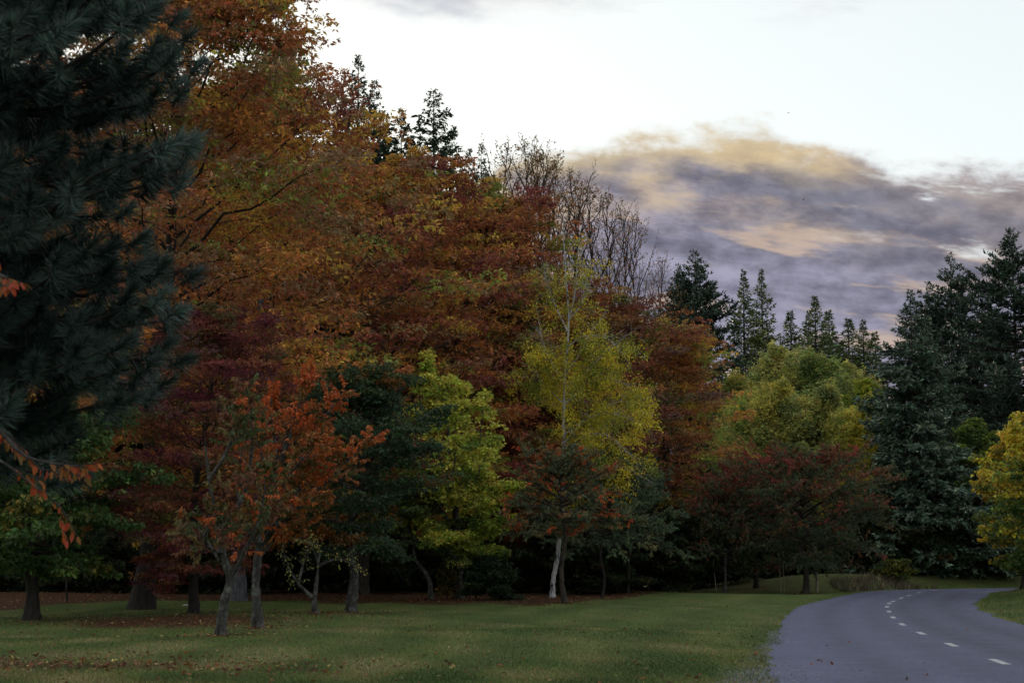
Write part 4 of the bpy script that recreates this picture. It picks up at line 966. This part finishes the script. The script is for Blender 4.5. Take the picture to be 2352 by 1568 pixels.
ok &= ~((rdd > -HALF - 1.2) & (rdd < 0) & (Y < 31) & (rg.uniform(size=len(X)) < .7))
X, Y = X[ok], Y[ok]
P = np.stack([X, Y, H(X, Y) - .01], 1)
lawnpal = [((.05, .085, .022), 3), ((.082, .115, .032), 5), ((.125, .138, .042), 3.5), ((.175, .16, .06), 3.2), ((.25, .21, .10), 2)]
blades('grass', 'short mown grass of the lawn', P, .055, .022, lawnpal, 301, .6, scale=3.4, mul=mow(road_dist(X, Y), Y))
# fallen leaves
X, Y = scatter(42000, 24, 100, p=.75)
rdd = road_dist(X, Y); wfl = woodfloor(X, Y)
ok = ((np.abs(rdd) > HALF + .3) & (rg.uniform(size=len(X)) < .02 + wfl * .9)) | ((np.abs(rdd) < HALF - .2) & (np.abs(rdd) > 1.5) & (rg.uniform(size=len(X)) < .0022))
X, Y = X[ok], Y[ok]
for q_ in (bA, bB, bC, bD, bE, bF, bG, bH, bI, bJ, bK, bL):                     # drifts round the trunks
    r_ = np.abs(rg.normal(0, .9, 150)) + .1; a_ = rg.uniform(0, 6.283, 150); X = np.r_[X, q_[0] + r_ * np.cos(a_)]; Y = np.r_[Y, q_[1] + r_ * np.sin(a_) * 1.3]
n = len(X)
P = np.stack([X, Y, np.where(np.abs(road_dist(X, Y)) < HALF, h0(Y) + .085, H(X, Y) + .035)], 1)
d = norm(rg.normal(size=(n, 3)) * [1, 1, .25])
v, f = leafquads(rg, P, d, rg.uniform(.06, .14, n), rg.uniform(.04, .08, n), .2, .6)
c = tintleaf(rg, pick(rg, P, [((.09, .035, .018), 4), ((.16, .06, .022), 4), ((.22, .12, .06), 3), ((.40, .30, .12), .8)], 3, 5, 1.5), .3)
fb = Buf(4); fb.add(v, f, np.repeat(c, 4, 0)); tag(link('fallen_leaves', fb.mesh('fallen_leaves'), LEAF), 'brown fallen leaves strewn under the trees and over the lawn', 'leaves', None, 'stuff')
# loose chippings along the near road edge
Y = rg.uniform(23, 48, 3000); ci = np.searchsorted(CLP[:, 1], Y); off_ = HALF + .35 * (Y < 40) + rg.normal(.1, .5, len(Y)) * (1.1 - .9 * ss(Y, 26, 34))
X = CLP[ci, 0] - off_ * CLN[ci, 0]; Y = CLP[ci, 1] - off_ * CLN[ci, 1]; n = len(X)
inr = off_ < HALF + .3; Zc = np.where(inr, h0(Y) + .03, H(X, Y)) + .004
rr = rg.uniform(.008, .022, n); oc = np.array([[1, 0, 0], [0, 1, 0], [-1, 0, 0], [0, -1, 0], [0, 0, .7], [0, 0, -.5]])
v = np.stack([X, Y, Zc], 1)[:, None] + oc[None] * rr[:, None, None] * rg.uniform(.6, 1.3, (n, 6, 1))
fo = np.array([[0, 1, 4], [1, 2, 4], [2, 3, 4], [3, 0, 4]])
f = (np.arange(n)[:, None, None] * 6 + fo[None]).reshape(-1, 3)
cst = np.repeat(np.repeat(rg.uniform(.05, .26, (n, 1)), 3, 1) * [1, 1, 1.12], 6, 0)
cb_ = Buf(3); cb_.add(v.reshape(-1, 3), f, cst); tag(link('loose_chippings', cb_.mesh('loose_chippings'), GRASSM), 'loose grey stone chippings along the near edge of the road', 'chippings', None, 'stuff')
# long dry grass on the bank by the bend
X = rg.uniform(14, 33, 60000); Y = rg.uniform(96, 121, 60000); rdd = road_dist(X, Y)
ok = (rdd < -HALF - .6) & (rdd > -HALF - 3.4) & (X > 21) & (np.sin(X * 2.1 + 1) + np.sin(Y * 1.7) + .5 * np.sin(X * 5 + Y * 3) > -.5)
X, Y = X[ok][:9000], Y[ok][:9000]; P = np.stack([X, Y, H(X, Y) - .02], 1)
blades('dry_grass', 'long dry brown grass on the bank at the road bend', P, .5, .035, [((.075, .055, .045), 3), ((.14, .10, .075), 3), ((.06, .075, .03), 4), ((.32, .25, .17), 1.2)], 302, .5, scale=1.6)
# rank grass at the foot of the wood
X, Y = scatter(26000, 55, 112, -60, 1750, .6); wfl = woodfloor(X, Y); ok = (wfl > .25) & (wfl < .98) & (rg.uniform(size=len(X)) < .8)
X, Y = X[ok], Y[ok]; P = np.stack([X, Y, H(X, Y) - .02], 1)
blades('rank_grass', 'rank brownish grass along the shaded edge of the wood', P, .16, .03, [((.05, .065, .02), 3), ((.09, .07, .035), 3), ((.15, .11, .06), 1)], 303, .5, scale=3)
# taller tufts over the right-hand bank
X = rg.uniform(12, 34, 40000); Y = rg.uniform(46, 118, 40000); rdd = road_dist(X, Y)
ok = (rdd > HALF + .2) & (rdd < HALF + 12); X, Y = X[ok][:14000], Y[ok][:14000]; P = np.stack([X, Y, H(X, Y) - .02], 1)
blades('bank_grass', 'tousled grass with brown clumps on the right-hand bank', P, .13, .03, [((.06, .10, .022), 4), ((.10, .12, .03), 3), ((.10, .06, .035), 1.5)], 304, .5, scale=3)

m, t, bs = mat('weathered_wood')
t.links.new(ramp(t, nz(t, 14, 5, .7), [(.3, (.14, .11, .08)), (.7, (.34, .29, .22))]), bs.inputs['Base Color']); bs.inputs['Roughness'].default_value = .85
WOOD = m
def stake(x, ytop, yb, r, label, leanx=0):
    b = G(x, yb) if x < 1000 else at(x, 109); tpt = V(x + leanx, ytop, b[1])
    p = np.linspace(b + [0, 0, -.2], tpt, 9); rr = np.full(9, r); rr[-2] = r * .97; rr[-1] = r * .55
    p[-2] = p[-1] - (p[-1] - p[0]) / np.linalg.norm(p[-1] - p[0]) * r * .6
    rng = np.random.default_rng(int(x)); p[1:-2, :2] += rng.normal(0, r * .18, (6, 2))
    v, f = tubes(p[None], rr[None], 10); f = np.vstack([f, [[80, 82, 84, 86], [80, 86, 88, 89]]]) if False else f
    bm_ = raw_mesh('stake', v - b, f, 4, None, True)
    o = link('stake', bm_, WOOD if x > 1000 else BARKD); o.location = tuple(b); tag(o, label, 'stake')
    return o
stake(1870, 1255, 1347, .085, 'thick pale wooden stake beside the broad red cherry', 2)
stake(1641, 1300, 1351, .03, 'thin leaning stake left of the slender young cherry', -2)
stake(1788, 1268, 1344, .03, 'thin pale sapling stem, left of a close pair in the shade', 0)  # this one and the next are sapling stems drawn with the stake mesh
stake(1795, 1264, 1343, .028, 'thin pale sapling stem, right of a close pair in the shade', 3)
stake(153, 1298, 1386, .05, 'thin grey pole standing in the dark at the far left', 0)
# a scrap of white paper on the grass
b = G(425, 1394); k = np.array([[-.11, -.05, 0], [.02, -.07, .02], [.13, -.02, .0], [.10, .07, .03], [-.02, .05, .05], [-.12, .06, .01]])
me_ = raw_mesh('paper_scrap', k + [0, 0, .05], np.array([[0, 1, 4, 5], [1, 2, 3, 4]]), 4)
m, t, bs = mat('paper'); bs.inputs['Roughness'].default_value = .9
t.links.new(ramp(t, nz(t, 20), [(.3, (.6, .6, .6)), (.7, (.8, .8, .8))]), bs.inputs['Base Color'])
o = link('paper_scrap', me_, m); o.location = tuple(b); tag(o, 'small white scrap lying on the shaded grass at the left', 'scrap')
# birds
m, t, bs = mat('plumage'); t.links.new(ramp(t, nz(t, 30), [(.3, (.01, .01, .012)), (.7, (.03, .03, .03))]), bs.inputs['Base Color'])
def bird(x, y, d, up, rz, label):
    k = 7; px = np.linspace(-.11, .12, k); rr = np.array([.008, .022, .036, .04, .03, .022, .004])
    v, f = tubes(np.stack([px, 0 * px, .01 * np.sin(px * 20)], 1)[None], rr[None], 8)
    vv, ff, n_ = [v], [f], len(v)
    for s in (-1, 1):
        w_ = np.array([[.05, .02 * s, .01], [-.03, .02 * s, .01], [-.04, .13 * s, .01 + up * .6], [.05, .13 * s, .02 + up * .6], [-.06, .24 * s, up], [-.03, .26 * s, up + .005]])
        w2 = w_ + [0, 0, .006]
        vv.append(np.vstack([w_, w2])); q = np.array([[0, 1, 2, 3], [3, 2, 4, 5], [6, 9, 8, 7], [9, 11, 10, 8], [0, 3, 9, 6], [3, 5, 11, 9], [1, 7, 8, 2], [2, 8, 10, 4], [4, 10, 11, 5]])
        ff.append(q + n_); n_ += 12
    tl = np.array([[-.09, -.012, 0], [-.09, .012, 0], [-.17, .03, 0], [-.17, -.03, 0]]); vv.append(tl); ff.append(np.array([[0, 1, 2, 3]]) + n_)
    o = link('bird', raw_mesh('bird', np.vstack(vv), np.vstack(ff), 4, None, False), m); o.location = tuple(V(x, y, d)); o.rotation_euler = (.15, -.1, rz); o.scale = (.7, .7, .7)
    tag(o, label, 'bird', 'birds crossing the sky')
bird(1811, 260, 150, .10, .6, 'tiny dark bird highest in the clear sky above the cloud')
bird(1765, 425, 160, -.06, 2.1, 'tiny dark bird in front of the upper part of the cloud')
bird(1845, 459, 155, .08, 3.6, 'tiny dark bird lowest of three in front of the cloud')
tri = sum(sum(len(p.vertices) - 2 for p in me.polygons) if len(me.polygons) < 2000 else len(me.loops) - 2 * len(me.polygons) for me in bpy.data.meshes)
print('TRIANGLES', tri, 'objects', len(bpy.data.objects), 'time', time.time() - T0)
